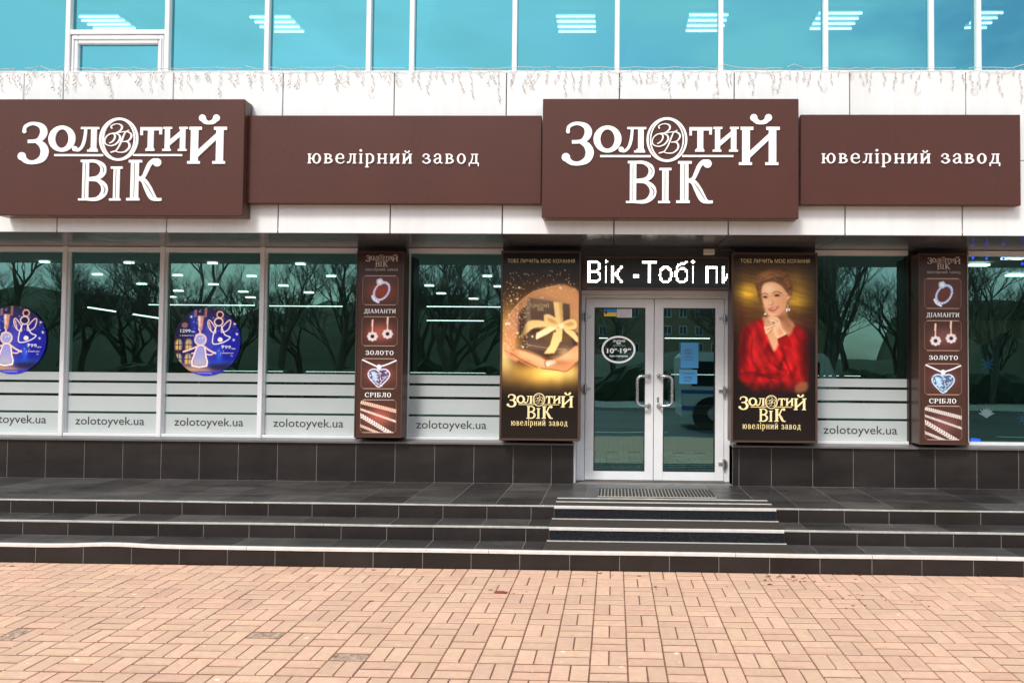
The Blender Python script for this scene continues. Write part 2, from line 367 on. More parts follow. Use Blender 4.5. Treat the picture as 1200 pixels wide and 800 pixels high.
# a slab-serif alphabet for the other lines
def st(x, y0=0, y1=1, w=.17, top=1, bot=1):
    p = [('B',x-w/2,y0,x+w/2,y1)]
    if top: p.append(('B',x-w/2-.09,y1-.075,x+w/2+.09,y1))
    if bot: p.append(('B',x-w/2-.09,y0,x+w/2+.09,y0+.075))
    return p
BREVE = [('S',[(.28,1.32,.14),(.38,1.17,.1),(.5,1.14,.09),(.62,1.17,.1),(.72,1.32,.14)])]
_i = st(.2)+st(.82)+[('P',[(.26,.12),(.76,.66),(.76,.9),(.26,.36)])]
SER = {
 ' ':(.55,[]), 'І':(.42,st(.2)), 'і':(.42,st(.2)+[('C',.18,1.34,.125)]),
 'н':(1.04,st(.2)+st(.82)+[('B',.2,.45,.82,.545)]), 'и':(1.04,_i), 'й':(1.04,_i+BREVE),
 'в':(.95,st(.2)+[('S',[(.2,.955,.09),(.5,.95,.1),(.68,.76,.17),(.5,.54,.09),(.2,.52,.09)]),('S',[(.45,.53,.09),(.74,.40,.15),(.76,.2,.17),(.5,.05,.1),(.2,.045,.09)])]),
 'л':(1.0,st(.76)+[('B',.22,.925,.76,1.0),('S',[(.4,.96,.1),(.37,.5,.11),(.28,.15,.11),(.12,.07,.13)]),('C',.11,.1,.09)]),
 'о':(.98,[('R',.47,.5,.43,.53,.18,.09)]),
 'е':(.95,[('B',.12,.48,.84,.56),('S',[(.8,.5,.13),(.75,.82,.15),(.48,.985,.08),(.2,.82,.15),(.12,.5,.18),(.2,.18,.15),(.5,.015,.09),(.78,.1,.08),(.9,.26,.06)])]),
 'ю':(1.42,st(.18)+[('B',.18,.45,.55,.545),('R',.9,.5,.42,.53,.18,.09)]),
 'р':(1.0,st(.2,-.4,1)+[('S',[(.2,.9,.08),(.45,.985,.1),(.74,.8,.17),(.8,.5,.19),(.74,.2,.16),(.45,.03,.08),(.22,.1,.08)])]),
 'а':(.98,[('S',[(.17,.76,.15),(.27,.93,.1),(.48,.98,.09),(.68,.84,.16),(.7,.5,.17),(.71,.14,.15),(.94,.04,.09)]),('S',[(.68,.57,.07),(.35,.5,.11),(.14,.28,.16),(.3,.04,.11),(.55,.09,.09),(.68,.24,.08)]),('C',.17,.76,.09)]),
 'з':(.9,[('S',[(.12,.78,.12),(.22,.93,.1),(.44,.975,.09),(.67,.78,.17),(.5,.55,.09),(.28,.53,.08)]),('S',[(.45,.53,.08),(.74,.4,.15),(.75,.2,.17),(.44,.02,.1),(.13,.16,.13)]),('C',.13,.19,.09),('C',.14,.76,.085)]),
 'д':(1.08,st(.78,.04,1,bot=0)+[('B',.24,.925,.8,1.0),('S',[(.4,.96,.09),(.37,.5,.1),(.2,.05,.1)]),('B',.04,0,1.02,.09),('B',.04,-.27,.13,.05),('B',.93,-.27,1.02,.05)]),
 'Т':(1.0,st(.5)+[('B',.04,.92,.96,1),('B',.04,.72,.12,.96),('B',.88,.72,.96,.96)]),
 'М':(1.26,st(.18,w=.1)+st(1.06)+[('P',[(.13,1),(.33,1),(.66,.3),(.58,.02)]),('P',[(1.1,1),(1.0,1),(.58,.02),(.66,.3)])]),
 'А':(1.06,[('S',[(.14,.03,.08),(.5,1,.08)]),('S',[(.5,1,.19),(.88,.03,.19)]),('B',.24,.3,.76,.38),('B',.0,0,.3,.07),('B',.7,0,1.06,.07)]),
 'С':(.98,[('S',[(.83,.68,.07),(.74,.9,.1),(.5,.98,.09),(.2,.8,.16),(.12,.5,.19),(.2,.2,.16),(.5,.02,.09),(.8,.12,.08),(.9,.3,.07)]),('B',.82,.66,.89,1)]),
 'Р':(.9,st(.2)+[('S',[(.2,.955,.09),(.55,.95,.1),(.78,.74,.17),(.55,.5,.09),(.2,.49,.09)])]),
 'Б':(.94,st(.2)+[('B',.1,.92,.8,1),('B',.73,.75,.8,.96),('S',[(.2,.57,.09),(.5,.56,.1),(.76,.3,.18),(.5,.05,.1),(.2,.045,.09)])]),
}
SER['Н'] = SER['н']; SER['И'] = SER['и']; SER['О'] = SER['о']; SER['З'] = SER['з']; SER['Л'] = SER['л']; SER['Д'] = SER['д']
def serif(name, s, x0, x1, zb, xh, Y, m, parent, th=.01, gap=.12, n=5, inc=.0003):
    pr = []; x = 0
    for ch in s:
        a, ps = SER[ch]
        for p in ps:
            if p[0] == 'P': pr.append(('P',[(u+x,v) for u,v in p[1]]))
            elif p[0] == 'S': pr.append(('S',[(u+x,v,w) for u,v,w in p[1]]))
            elif p[0] == 'B': pr.append(('B',p[1]+x,p[2],p[3]+x,p[4]))
            else: pr.append((p[0],p[1]+x)+tuple(p[2:]))
        x += a+gap
    x -= gap; k = (x1-x0)/x
    return letters(name, pr, lambda a: x0+a*k, lambda b: zb+b*xh, Y, th, m, parent, n, inc)
def text(name, s, x0, x1, z0, z1, Y, m, parent, th=0, bold=0, shear=0):
    c = bpy.data.curves.new(name, 'FONT'); c.body = s; c.resolution_u = 3; c.offset = bold; c.shear = shear; c.extrude = 0
    o = bpy.data.objects.new(name, c); COL.objects.link(o)
    dg = bpy.context.evaluated_depsgraph_get(); me = bpy.data.meshes.new_from_object(o.evaluated_get(dg))
    bpy.data.objects.remove(o); bpy.data.curves.remove(c)
    n = len(me.vertices); co = np.zeros(n*3); me.vertices.foreach_get('co', co); co = co.reshape(-1, 3)
    a, b = co.min(0), co.max(0); out = np.zeros_like(co)
    out[:,0] = x0+(co[:,0]-a[0])/(b[0]-a[0])*(x1-x0); out[:,2] = z0+(co[:,1]-a[1])/(b[1]-a[1])*(z1-z0); out[:,1] = Y-th
    me.vertices.foreach_set('co', out.ravel()); me.update(); me.materials.clear(); me.materials.append(m); me.name = name
    return link(name, me, None, parent)

# ---- printed art: a fine grid whose vertex colour holds the flat print
def art(name, corners, Y, nx, ny, paint, m, parent, oval=False):
    """corners: world (x0,x1,z0,z1); paint(U,V) -> rgb 0..255 arrays, U right 0..1, V down 0..1"""
    x0, x1, z0, z1 = corners
    U, V = np.meshgrid(np.linspace(0,1,nx+1), np.linspace(0,1,ny+1))
    rgb = np.clip(paint(U, V), 0, 255)/255
    L = np.where(rgb <= .04045, rgb/12.92, ((rgb+.055)/1.055)**2.4); L = L**1.12
    co = np.stack([x0+U*(x1-x0), np.full_like(U, Y), z1-V*(z1-z0)], -1).reshape(-1,3)
    idx = np.arange((nx+1)*(ny+1)).reshape(ny+1, nx+1)
    q = np.stack([idx[:-1,:-1], idx[1:,:-1], idx[1:,1:], idx[:-1,1:]], -1).reshape(-1,4)
    if oval:
        keep = ((U[:-1,:-1]+.5/nx-.5)**2+(V[:-1,:-1]+.5/ny-.5)**2 < .25).reshape(-1); q = q[keep]
    me = bpy.data.meshes.new(name); me.vertices.add(len(co)); me.vertices.foreach_set('co', co.ravel())
    me.loops.add(q.size); me.loops.foreach_set('vertex_index', q.ravel().astype(np.int32))
    me.polygons.add(len(q)); me.polygons.foreach_set('loop_start', np.arange(0, q.size, 4).astype(np.int32))
    me.update(calc_edges=True)
    at = me.color_attributes.new('print', 'FLOAT_COLOR', 'POINT')
    at.data.foreach_set('color', np.concatenate([L.reshape(-1,3), np.ones((len(co),1))], 1).ravel())
    me.materials.append(m)
    return link(name, me, None, parent)
def blur(a, k):
    for _ in range(2):
        for ax in (0,1):
            p = np.pad(a, [(k,k) if i == ax else (0,0) for i in range(a.ndim)], mode='edge'); c = np.cumsum(p, ax)
            c = np.concatenate([np.zeros_like(np.take(c,[0],ax)), c], ax); n = 2*k+1
            a = (np.take(c, range(n, c.shape[ax]), ax)-np.take(c, range(0, c.shape[ax]-n), ax))/n
    return a
class Paint:
    def __init__(s, X, Y, base): s.X = X; s.Y = Y; s.c = np.zeros(X.shape+(3,))+np.array(base, float)
    def mask(s, pts):
        m = np.zeros(s.X.shape, bool); n = len(pts)
        for i in range(n):
            (xa,ya),(xb,yb) = pts[i], pts[(i+1)%n]
            if ya == yb: continue
            m ^= ((ya > s.Y) != (yb > s.Y)) & (s.X < (xb-xa)*(s.Y-ya)/(yb-ya)+xa)
        return m.astype(float)
    def put(s, m, col, a=1): m = (m*a)[...,None]; s.c = s.c*(1-m)+np.array(col, float)*m; return s
    def poly(s, pts, col, a=1, b=1, smooth=0):
        if smooth: pts = [(p[0],p[1]) for p in cat([(x,y,0) for x,y in pts+[pts[0]]], smooth)]
        m = s.mask(pts)
        if b: m = blur(m, b)
        return s.put(m, col, a)
    def glow(s, cx, cy, rx, ry, col, a=1, p=1): return s.put(np.exp(-(((s.X-cx)/rx)**2+((s.Y-cy)/ry)**2)**p), col, a)
    def ell(s, cx, cy, rx, ry, col, a=1, rot=0, soft=.12):
        t = math.radians(rot); dx = s.X-cx; dy = s.Y-cy; u = (dx*math.cos(t)+dy*math.sin(t))/rx; v = (-dx*math.sin(t)+dy*math.cos(t))/ry
        return s.put(np.clip((1-np.sqrt(u*u+v*v))/soft+.5, 0, 1), col, a)
    def mod(s, m, amp, cx, cy, rot=0, seed=0):      # soft folds / strands: stretched value noise with cells cx by cy
        t = math.radians(rot); u = (s.X*math.cos(t)+s.Y*math.sin(t))/cx+500; v = (-s.X*math.sin(t)+s.Y*math.cos(t))/cy+500
        g = np.random.RandomState(seed).rand(64, 64); i = np.floor(u).astype(int); j = np.floor(v).astype(int); fu = u-i; fv = v-j; fu = fu*fu*(3-2*fu); fv = fv*fv*(3-2*fv)
        G = lambda a, b: g[a % 64, b % 64]
        n = (G(j,i)*(1-fu)+G(j,i+1)*fu)*(1-fv)+(G(j+1,i)*(1-fu)+G(j+1,i+1)*fu)*fv
        s.c = s.c*(1+amp*(n*2-1)*m)[...,None]; return s
    def line(s, pts, w, col, a=1, soft=.5, n=6, pat=None):
        if len(pts) > 2: pts = [(p[0],p[1]) for p in cat([(x,y,0) for x,y in pts], n)]
        d = np.full(s.X.shape, 1e9); T = np.zeros(s.X.shape); acc = 0
        for (xa,ya),(xb,yb) in zip(pts, pts[1:]):
            L = math.hypot(xb-xa, yb-ya) or 1e-6
            t = np.clip(((s.X-xa)*(xb-xa)+(s.Y-ya)*(yb-ya))/L**2, 0, 1)
            e = np.hypot(s.X-xa-t*(xb-xa), s.Y-ya-t*(yb-ya)); k = e < d; d = np.where(k, e, d); T = np.where(k, acc+t*L, T); acc += L
        m = np.clip((w/2-d)/soft+.5, 0, 1)
        if pat: m = m*(.45+.55*(np.sin(T*2*math.pi/pat+d*1.5) > -.2))
        return s.put(m, col, a)
def rrect(x0,y0,x1,y1,r):
    o = []
    for cx,cy,a0 in ((x1-r,y0+r,-90),(x1-r,y1-r,0),(x0+r,y1-r,90),(x0+r,y0+r,180)):
        for k in range(6):
            a = math.radians(a0+k*18); o.append((cx+r*math.cos(a), cy+r*math.sin(a)))
    return o+[o[0]]

# ================================================================== GROUND
XL, XR = -9.5, 7.5
YS = [6.16, 6.51, 6.86]; ZS = [.15, .27, .39]; YW = 8.15; ZP = .39; YWIN = 8.3; YDOOR = 8.4
g = MB(); g.add([(-600,-600,-.35),(600,-600,-.35),(600,600,-.35),(-600,600,-.35)], [(0,1,2,3)])
struct(g.build('ground', M['grass']))
pav = struct(MB().box(XL-6, XR+6, 2.2, 6.3, -.3, -.0055).build('brick_paving', M['joint']))
far = MB().box(-60, 60, -.9, 2.2, -.3, -.003)
pm = mat('plaza_paver', (.60,.36,.235), .85, var=.10, vscale=9, bump=.2)
n = pm.node_tree.nodes; l = pm.node_tree.links
bt = n.new('ShaderNodeTexBrick'); bt.inputs['Scale'].default_value = 1; bt.inputs['Brick Width'].default_value = .214; bt.inputs['Row Height'].default_value = .107
bt.inputs['Mortar Size'].default_value = .004; bt.inputs['Color1'].default_value = (.58,.36,.25,1); bt.inputs['Color2'].default_value = (.50,.29,.19,1); bt.inputs['Mortar'].default_value = (.12,.06,.04,1)
gg = n.new('ShaderNodeNewGeometry'); l.new(gg.outputs['Position'], bt.inputs['Vector']); l.new(bt.outputs[0], n['Principled BSDF'].inputs['Base Color'])
struct(far.build('plaza_paving', pm))
for xa, xb in ((-60, XL-6), (XR+6, 60)): struct(MB().box(xa, xb, 2.2, 6.3, -.3, -.003).build('side_paving', pm))
L = .2135; G = .0078; GY = .021
Xc = WG(730.6, 670)[0]
cells = []
for i in range(-70, 66):
    X = Xc+i*L
    if X < XL-5 or X > XR+5: continue
    off = 0 if i % 2 else L
    y = 6.155-off-L*18
    while y < 6.155:
        y0, y1 = y, min(y+L, 6.155)           # two stretchers lying along X
        for a in (0, 1):
            ya, yb = y+a*L/2, min(y+(a+1)*L/2, 6.155)
            if yb-ya > .02: cells.append((X, X+L, ya, yb))
        ya, yb = y+L, min(y+2*L, 6.155)
        if yb-ya > .02:
            for a in (0, 1): cells.append((X+a*L/2, X+(a+1)*L/2, ya, yb))
        y += 2*L
BROKEN = [WG(*p) for p in ((808,778),(318,744),(412,769),(353,771),(332,742),(8,745))]
def infr(c):
    x, y = P((c[0]+c[1])/2, (c[2]+c[3])/2, 0); return -10 < x < 1210 and y < 812
cells = [c for c in cells if c[3] > 2.2]
vis = sorted([c for c in cells if infr(c)], key=lambda c: c[2])
near = set(vis[:298])
rest = MB(); rv = []
for c in cells:
    x0, x1, y0, y1 = c; x0 += G/2; x1 -= G/2; y0 += GY/2; y1 -= GY/2
    dz = random.uniform(-.0018, .0012); bad = any(abs((x0+x1)/2-b[0]) < .085 and abs((y0+y1)/2-b[1]) < .055 for b in BROKEN)
    if c in near:
        o = piece('paver', x0, x1, y0, y1, -.05, dz-(.002 if bad else 0), M['paver_broken' if bad else 'paver'], pav, front=False, c=.014, rz=random.uniform(-.008,.008))
    else:
        e = .003; dx = random.uniform(-.001,.001)
        rest.add([(x0+dx,y0,dz-.004),(x1+dx,y0,dz-.004),(x1+dx,y1,dz-.004),(x0+dx,y1,dz-.004),(x0+e,y0+e,dz),(x1-e,y0+e,dz),(x1-e,y1-e,dz),(x0+e,y1-e,dz),
                  (x0,y0,-.03),(x1,y0,-.03),(x1,y1,-.03),(x0,y1,-.03)],
                 [(4,5,6,7)]+[(i,(i+1)%4,4+(i+1)%4,4+i) for i in range(4)]+[(8+i,8+(i+1)%4,(i+1)%4,i) for i in range(4)])
        rv += [random.random()]*9
me = rest.mesh('paver_field', M['paver'])
at = me.attributes.new('rnd', 'FLOAT', 'FACE'); at.data.foreach_set('value', rv)
stuff(link('paver_field', me, None, pav))
fl = MB()                                                  # flakes of red paint and pale crumbs on the paving
def fleck(px, py, s, mb):
    X, Y = WG(px, py); k = random.randint(5, 7)
    r = [(random.uniform(.5,1)*s, 2*math.pi*i/k) for i in range(k)]
    mb.add([(X+a*math.cos(b)*1.5, Y+a*math.sin(b), .0022) for a, b in r]+[(X+a*math.cos(b)*1.5, Y+a*math.sin(b), -.003) for a, b in r],
           [tuple(range(k))]+[(i, k+i, k+(i+1)%k, (i+1)%k) for i in range(k)])
for a, b, s in ((703,671.5,.022),(749,674.5,.013),(718,674,.008),(686,681,.006),(617,693,.007),(602,695,.006),(768,687,.008),(769,690,.006),(435,704,.018),(586,693.5,.05),(575,691,.02),(438,667.5,.02),(14,663,.02)): fleck(a, b, s, fl)
for _ in range(46):
    fleck(random.gauss(945, 38), random.gauss(677, 4.5), random.uniform(.004,.016), fl)
for _ in range(22): fleck(random.gauss(1020, 40), random.gauss(703, 6), random.uniform(.003,.012), fl)
fm = stuff(fl.build('red_paint_flakes', mat('red_paint', (.23,.055,.03), .7, var=.3))); fm['label'] = 'red-brown paint flakes scattered on the paving at the foot of the steps'
fl = MB()
for a, b in ((150,665),(188,666.5),(158,696),(167,710),(140,719),(230,692),(90,773),(240,757),(278,727),(660,763),(728,781),(793,765),(1053,720),(255,796),(285,690),(360,747),(490,683)): fleck(a, b, random.uniform(.006,.014), fl)
for _ in range(60): fleck(random.uniform(0,1200), random.uniform(672,799), random.uniform(.0015,.005), fl)
fm = stuff(fl.build('pale_crumbs', mat('pale_crumb', (.75,.70,.62), .8))); fm['label'] = 'pale crumbs and scraps lying on the brick paving'

# ================================================================== STEPS AND PLATFORM
def joints(px, y, Y, step):
    xs = sorted(W(p, y, Y)[0] for p in px)
    out = [xs[0]]
    for a in xs[1:]:
        n = max(1, round((a-out[-1])/step)); b = out[-1]
        out += [b+(a-b)*(k+1)/n for k in range(n)]
    while out[0] > XL: out.insert(0, out[0]-step)
    while out[-1] < XR: out.append(out[-1]+step)
    return out
steps = tag(struct(MB().box(XL-1, XR+1, YS[0]+.0035, 9.0, -.2, ZS[0]-.0035).build('entrance_steps', M['grout'])), 'three dark tiled steps with white metal nosings along the whole shopfront', 'steps')
del steps['kind']
for k in (1, 2): MB().box(XL-1, XR+1, YS[k]+.0035, 9.0, ZS[k-1]-.011, ZS[k]-.0035).build('step_core', M['grout'], steps)
# carpet inserts: X edges
CU = (W(649.5,604,YS[2])[0], W(909.5,604,YS[2])[0]); CM = (W(643.7,625,YS[1])[0], W(918.7,629,YS[1])[0])
g3 = .0055
RJ = [joints((41,97,153.5,209.7,266,322,379.5,437,495,552,609,667.5,726,784.5,842.5,902,961,1022,1080.5,1141), 655, YS[0], .408),
      joints((26,79,132,185,238,291.5,345,399.5,453,507.5,562.5,616,949,1004.5,1060.5,1117.5), 627, YS[1], .408),
      joints((12,62,112.5,163,213,264,314,365.5,416.5,467,519,570.5,936,989.5,1042,1096,1149.5), 600, YS[2], .408)]
for k in range(3):
    z0 = (0 if k == 0 else ZS[k-1])-.005; z1 = ZS[k]-.012; cx = (None, CM, CU)[k]
    for a, b in zip(RJ[k], RJ[k][1:]):
        segs = [(a+g3/2, b-g3/2)]
        if cx:
            segs = [(p, min(q, cx[0]-.004)) for p, q in segs if p < cx[0]-.02]+[(max(p, cx[1]+.004), q) for p, q in segs if q > cx[1]+.02]
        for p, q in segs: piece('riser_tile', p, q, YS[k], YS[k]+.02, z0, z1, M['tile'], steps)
TM = {}
for k in range(2):                                         # treads
    y0, y1 = YS[k]+.028, YS[k+1]-.002
    c0 = (CM[0]-.02, CM[1]+.02) if k == 0 else (CU[0]-.02, CU[1]+.02)
    off = .0 if k else .0
    for a, b in zip(RJ[k+1], RJ[k+1][1:]):
        segs = [(a+g3/2, b-g3/2)]
        segs = [(p, min(q, c0[0]-.004)) for p, q in segs if p < c0[0]-.02]+[(max(p, c0[1]+.004), q) for p, q in segs if q > c0[1]+.02]
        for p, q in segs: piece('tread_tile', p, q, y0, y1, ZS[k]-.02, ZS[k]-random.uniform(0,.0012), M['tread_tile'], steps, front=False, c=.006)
    MB().box(c0[0], c0[1], y0, y1-.006, ZS[k]-.02, ZS[k]+.004).build('tread_carpet', M['tread_mat'], steps)
    MB().box(c0[0], c0[1], y1-.014, y1+.001, ZS[k]+.0, ZS[k]+.011).build('metal_trim', M['nosing'], steps)
PJ = joints((7.5,52.5,98,143,188,233,278.5,324.5,370.5,416.5,462.5,509,555,601,646,690,736,782,828,904,952.5,1000,1048.5,1096,1145,1194), 555, YW, .43)
rows = [YS[2]+.024, 7.28, 7.71, YW+.02]
CP = (CU[0]+.0, CU[1]+.0); YC = 7.24                       # carpeted strip at the top of the steps
for a, b in zip(PJ, PJ[1:]):
    for r0, r1 in zip(rows, rows[1:]):
        p, q = a+g3/2, b-g3/2; ya, yb = r0+g3/2, r1-g3/2
        if yb < YC+.1:
            if p < CP[1] and q > CP[0]:
                if p < CP[0]-.03: q = CP[0]-.004
                elif q > CP[1]+.03: p = CP[1]+.004
                else: continue
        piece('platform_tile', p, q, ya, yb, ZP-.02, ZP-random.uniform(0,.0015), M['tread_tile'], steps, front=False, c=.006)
MB().box(CP[0], CP[1], YS[2]+.03, YC+.03, ZP-.02, ZP+.003).build('platform_carpet', M['tread_mat'], steps)
for ya, ins in ((YC, .03), (7.05, .015)): MB().box(CP[0]+ins*0, CP[1]-ins*0, ya, ya+.022, ZP, ZP+.009).build('metal_trim', M['nosing'], steps)
for k, cx in ((1, CM), (2, CU)):
    MB().box(cx[0], cx[1], YS[k]-.006, YS[k]+.012, ZS[k-1]+.004, ZS[k]-.028).build('riser_carpet', M['carpet'], steps)
# nosings: lengths of white metal angle; the lowest one is thicker and slightly bent
def nosing(x0, x1, Y, z, h, d, th, bend=None, m='nosing'):
    n = max(2, int((x1-x0)/.12)); mb = MB(); v = []; f = []
    for i in range(n+1):
        x = x0+(x1-x0)*i/n; dz = bend(x) if bend else 0; dz += .0012*math.sin(x*3.1+z*40)
        v += [(x,Y-th,z-h+dz),(x,Y-th,z+.002+dz),(x,Y-th+.004,z+.005+dz),(x,Y+d,z+.005+dz),(x,Y+d,z-.002+dz),(x,Y+.002,z-.003+dz),(x,Y+.002,z-h+dz)]
    for i in range(n):
        for k in range(7):
            j = (k+1)%7; f.append((i*7+k, i*7+j, (i+1)*7+j, (i+1)*7+k))
    f += [tuple(range(6,-1,-1)), tuple(n*7+k for k in range(7))]
    return mb.add(v, f).build('nosing_strip', M[m], steps)
bx = W(130, 640, YS[0])[0]
def lengths(x0, x1, cuts): 
    c = [x0]+[q for q in cuts if x0 < q < x1]+[x1]; return list(zip([a+.002 for a in c[:-1]], [b-.002 for b in c[1:]]))
for a, b in lengths(XL, XR, [W(p,645,YS[0])[0] for p in (-30,289,572.5,862,1022,1168)]):
    nosing(a, b, YS[0], ZS[0], .022, .026, .006, lambda x: .016*math.exp(-((x-bx)/.32)**2))
for a, b in lengths(XL, CM[0], [W(p,620,YS[1])[0] for p in (-60,379,)]): nosing(a, b, YS[1], ZS[1], .010, .018, .004, m='nosing_dull')
for a, b in lengths(CM[1], XR, [W(p,620,YS[1])[0] for p in (1100,)]): nosing(a, b, YS[1], ZS[1], .010, .018, .004, m='nosing_dull')
nosing(CM[0], CM[1], YS[1]-.004, ZS[1], .020, .012, .006)
for a, b in lengths(XL, CU[0], [W(p,593,YS[2])[0] for p in (-40,298,)]): nosing(a, b, YS[2], ZS[2], .007, .016, .003, m='nosing_dull')
for a, b in lengths(CU[1], XR, [W(p,600,YS[2])[0] for p in (1080,)]): nosing(a, b, YS[2], ZS[2], .007, .016, .003, m='nosing_dull')
nosing(CU[0], CU[1], YS[2]-.004, ZS[2], .020, .012, .006)

# door grate / mat
ga, gb = WG(701, 578, ZP)[0], WG(838, 582, ZP)[0]
mt = thing('door_grate', 'dark ribbed scraper mat lying on the platform before the glass door', 'doormat', loc=(0,0,0))
MB().box(ga, gb, 7.36, 7.80, ZP+.001, ZP+.010).build('mat_base', M['grate_gap'], mt)
nb = 34; w = (gb-ga)/nb
for i in range(nb):
    for j in range(4):
        y0 = 7.37+j*.106
        piece('mat_rib', ga+i*w+.004, ga+(i+1)*w-.010, y0, y0+.088, ZP+.008, ZP+.022+random.uniform(0,.002), M['grate'], mt, front=False, c=.05)

# ================================================================== BUILDING
bld = thing('shop_building', 'two-storey shop building with white panel fascia, blue upper glazing and dark tiled plinth', 'building', loc=(0,8.3,0))
bld.location = (0,0,0)
MB().box(XL-20, XR+20, 16.5, 30, -.2, 9).build('back_block', M['concrete'], bld)
MB().box(XL-20, XR+20, YWIN-.02, 30, 9.0, 9.8).build('roof', M['concrete'], bld)
# plinth
DX0 = W(672,540,YW)[0]; DX1 = W(858.5,540,YW)[0]           # plinth ends either side of the door recess
SILZ = .845
plinth = MB().box(XL, DX0, YW+.0035, YWIN+.1, ZP-.02, SILZ-.033).build('plinth', M['grout'], bld)
MB().box(DX1, XR, YW+.0035, YWIN+.1, ZP-.02, SILZ-.033).build('plinth', M['grout'], bld)
WJ = [x for x in PJ]
for a, b in zip(WJ, WJ[1:]):
    for lo, hi in ((XL, DX0), (DX1, XR)):
        p, q = max(a, lo)+g3/2, min(b, hi)-g3/2
        if q-p > .03: piece('plinth_tile', p, q, YW, YW+.02, ZP+.002, SILZ-.034, M['tile'], bld)
for x in (DX0, DX1):                                       # tiled returns of the recess
    MB().box(x-.012 if x == DX0 else x, x if x == DX0 else x+.012, YW+.02, YDOOR, ZP+.002, SILZ-.034).build('return_tile', M['tile'], bld)
sj = [XL]+[W(p,515,YW)[0] for p in (-45,68.5,184.5,302)]+[DX0]
for a, b in list(zip(sj, sj[1:]))+[(DX1, W(1065,525,YW)[0]), (W(1065,525,YW)[0], XR)]:
    mb = MB(); a += .002; b -= .002
    mb.add([(a,YW-.03,SILZ-.032),(b,YW-.03,SILZ-.032),(b,YW-.03,SILZ-.012),(a,YW-.03,SILZ-.012),(a,YWIN+.05,SILZ+.008),(b,YWIN+.05,SILZ+.008),(a,YWIN+.05,SILZ-.032),(b,YWIN+.05,SILZ-.032)],
           [(0,1,2,3),(3,2,5,4),(0,3,4,6),(1,7,5,2),(0,6,7,1),(4,5,7,6)])
    mb.build('sill', M['sill'], bld)

# shop windows
WTOP = W(450, 296.5, YWIN)[1]; WHEAD = W(450, 291, YWIN)[1]; CEIL = WHEAD+.02
fb = W(150, 512.8, YWIN)[1]; ft = W(150, 507.5, YWIN)[1]
mul = [W(p,400,YWIN)[0] for p in (-50, 74.5, 189, 306.5)]
P1 = (W(416,400,YWIN)[0], W(476,400,YWIN)[0]); Q1 = (W(586,400,YWIN)[0], W(683,400,YWIN)[0])
Q2 = (W(856,400,YWIN)[0], W(957,400,YWIN)[0]); P2 = (W(1072,400,YWIN)[0], W(1134,400,YWIN)[0])
bays = [(XL+.1, mul[0]), (mul[0], mul[1]), (mul[1], mul[2]), (mul[2], mul[3]), (mul[3], P1[0]+.06), (P1[1]-.01, Q1[0]+.06), (Q2[1]-.05, P2[0]), (P2[1]-.02, 6.2), (6.2, XR)]
stripes = [(436.3,445.8),(448.6,461.2),(464.2,481.8),(484.4,507)]
urls = {1:(-27.5,54), 2:(88,169), 3:(204,285), 4:(320,402.3), 5:(487.5,570), 6:(965,1051.5)}
mw = .026
for i, (a, b) in enumerate(bays):
    win = MB()
    a2, b2 = a+mw, b-mw
    for q in ((a2, b2, fb, ft), (a2, b2, WTOP, WHEAD)): win.box(q[0], q[1], YWIN-.01, YWIN+.09, q[2], q[3], .003)
    for q in ((a2, a2+.012, ft, WTOP), (b2-.012, b2, ft, WTOP)): win.box(q[0], q[1], YWIN+.02, YWIN+.085, q[2], q[3])
    wo = win.build('shop_window', M['frame'], bld)
    MB().add([(a2,YWIN+.045,ft),(b2,YWIN+.045,ft),(b2,YWIN+.045,WTOP),(a2,YWIN+.045,WTOP)], [(0,1,2,3)]).build('pane', M['shop_glass'], wo)
    if i < 7 :
        yy = 5.5 if i == 5 else (6 if i == 6 else 0)
        for s0, s1 in stripes:
            z1, z0 = W(150, s0, YWIN+.04)[1], W(150, s1, YWIN+.04)[1]
            MB().box(a2+.014, b2-.014, YWIN+.038, YWIN+.0425, max(z0, ft+.002), z1).build('frosted_stripe', M['frost'], wo)
    if i in urls:
        u0, u1 = urls[i]
        yb_ = {1:495.5,2:497.6,3:499,4:500.4,5:502.2,6:508.5}[i]
        X0, zb = W(u0, yb_+2.6, YWIN+.036); X1 = W(u1, yb_, YWIN+.036)[0]
        text('web_address', 'zolotoyvek.ua', X0, X1, zb, zb+.122, YWIN+.0365, M['url'], wo, bold=.004)
for x in mul+[6.2]:
    MB().box(x-mw, x+mw, YWIN-.022, YWIN+.10, fb-.012, WHEAD+.03, .004).build('mullion', M['frame'], bld)
MB().box(P2[0]-.075, P2[0]-.03, YWIN-.02, YWIN+.1, fb, WHEAD).build('mullion', M['dark_frame'], bld)
MB().box(P1[1]-.005, P1[1]+.014, YWIN-.03, YWIN+.1, fb, WHEAD).build('mullion', M['frame_grey'], bld)
# dark piers behind the light boxes
for a, b in (P1, Q1, Q2, P2): MB().box(a+.03, b-.03, YWIN-.05, YWIN+.3, SILZ+.01, WHEAD+.03).build('pier', M['dark_frame'], bld)
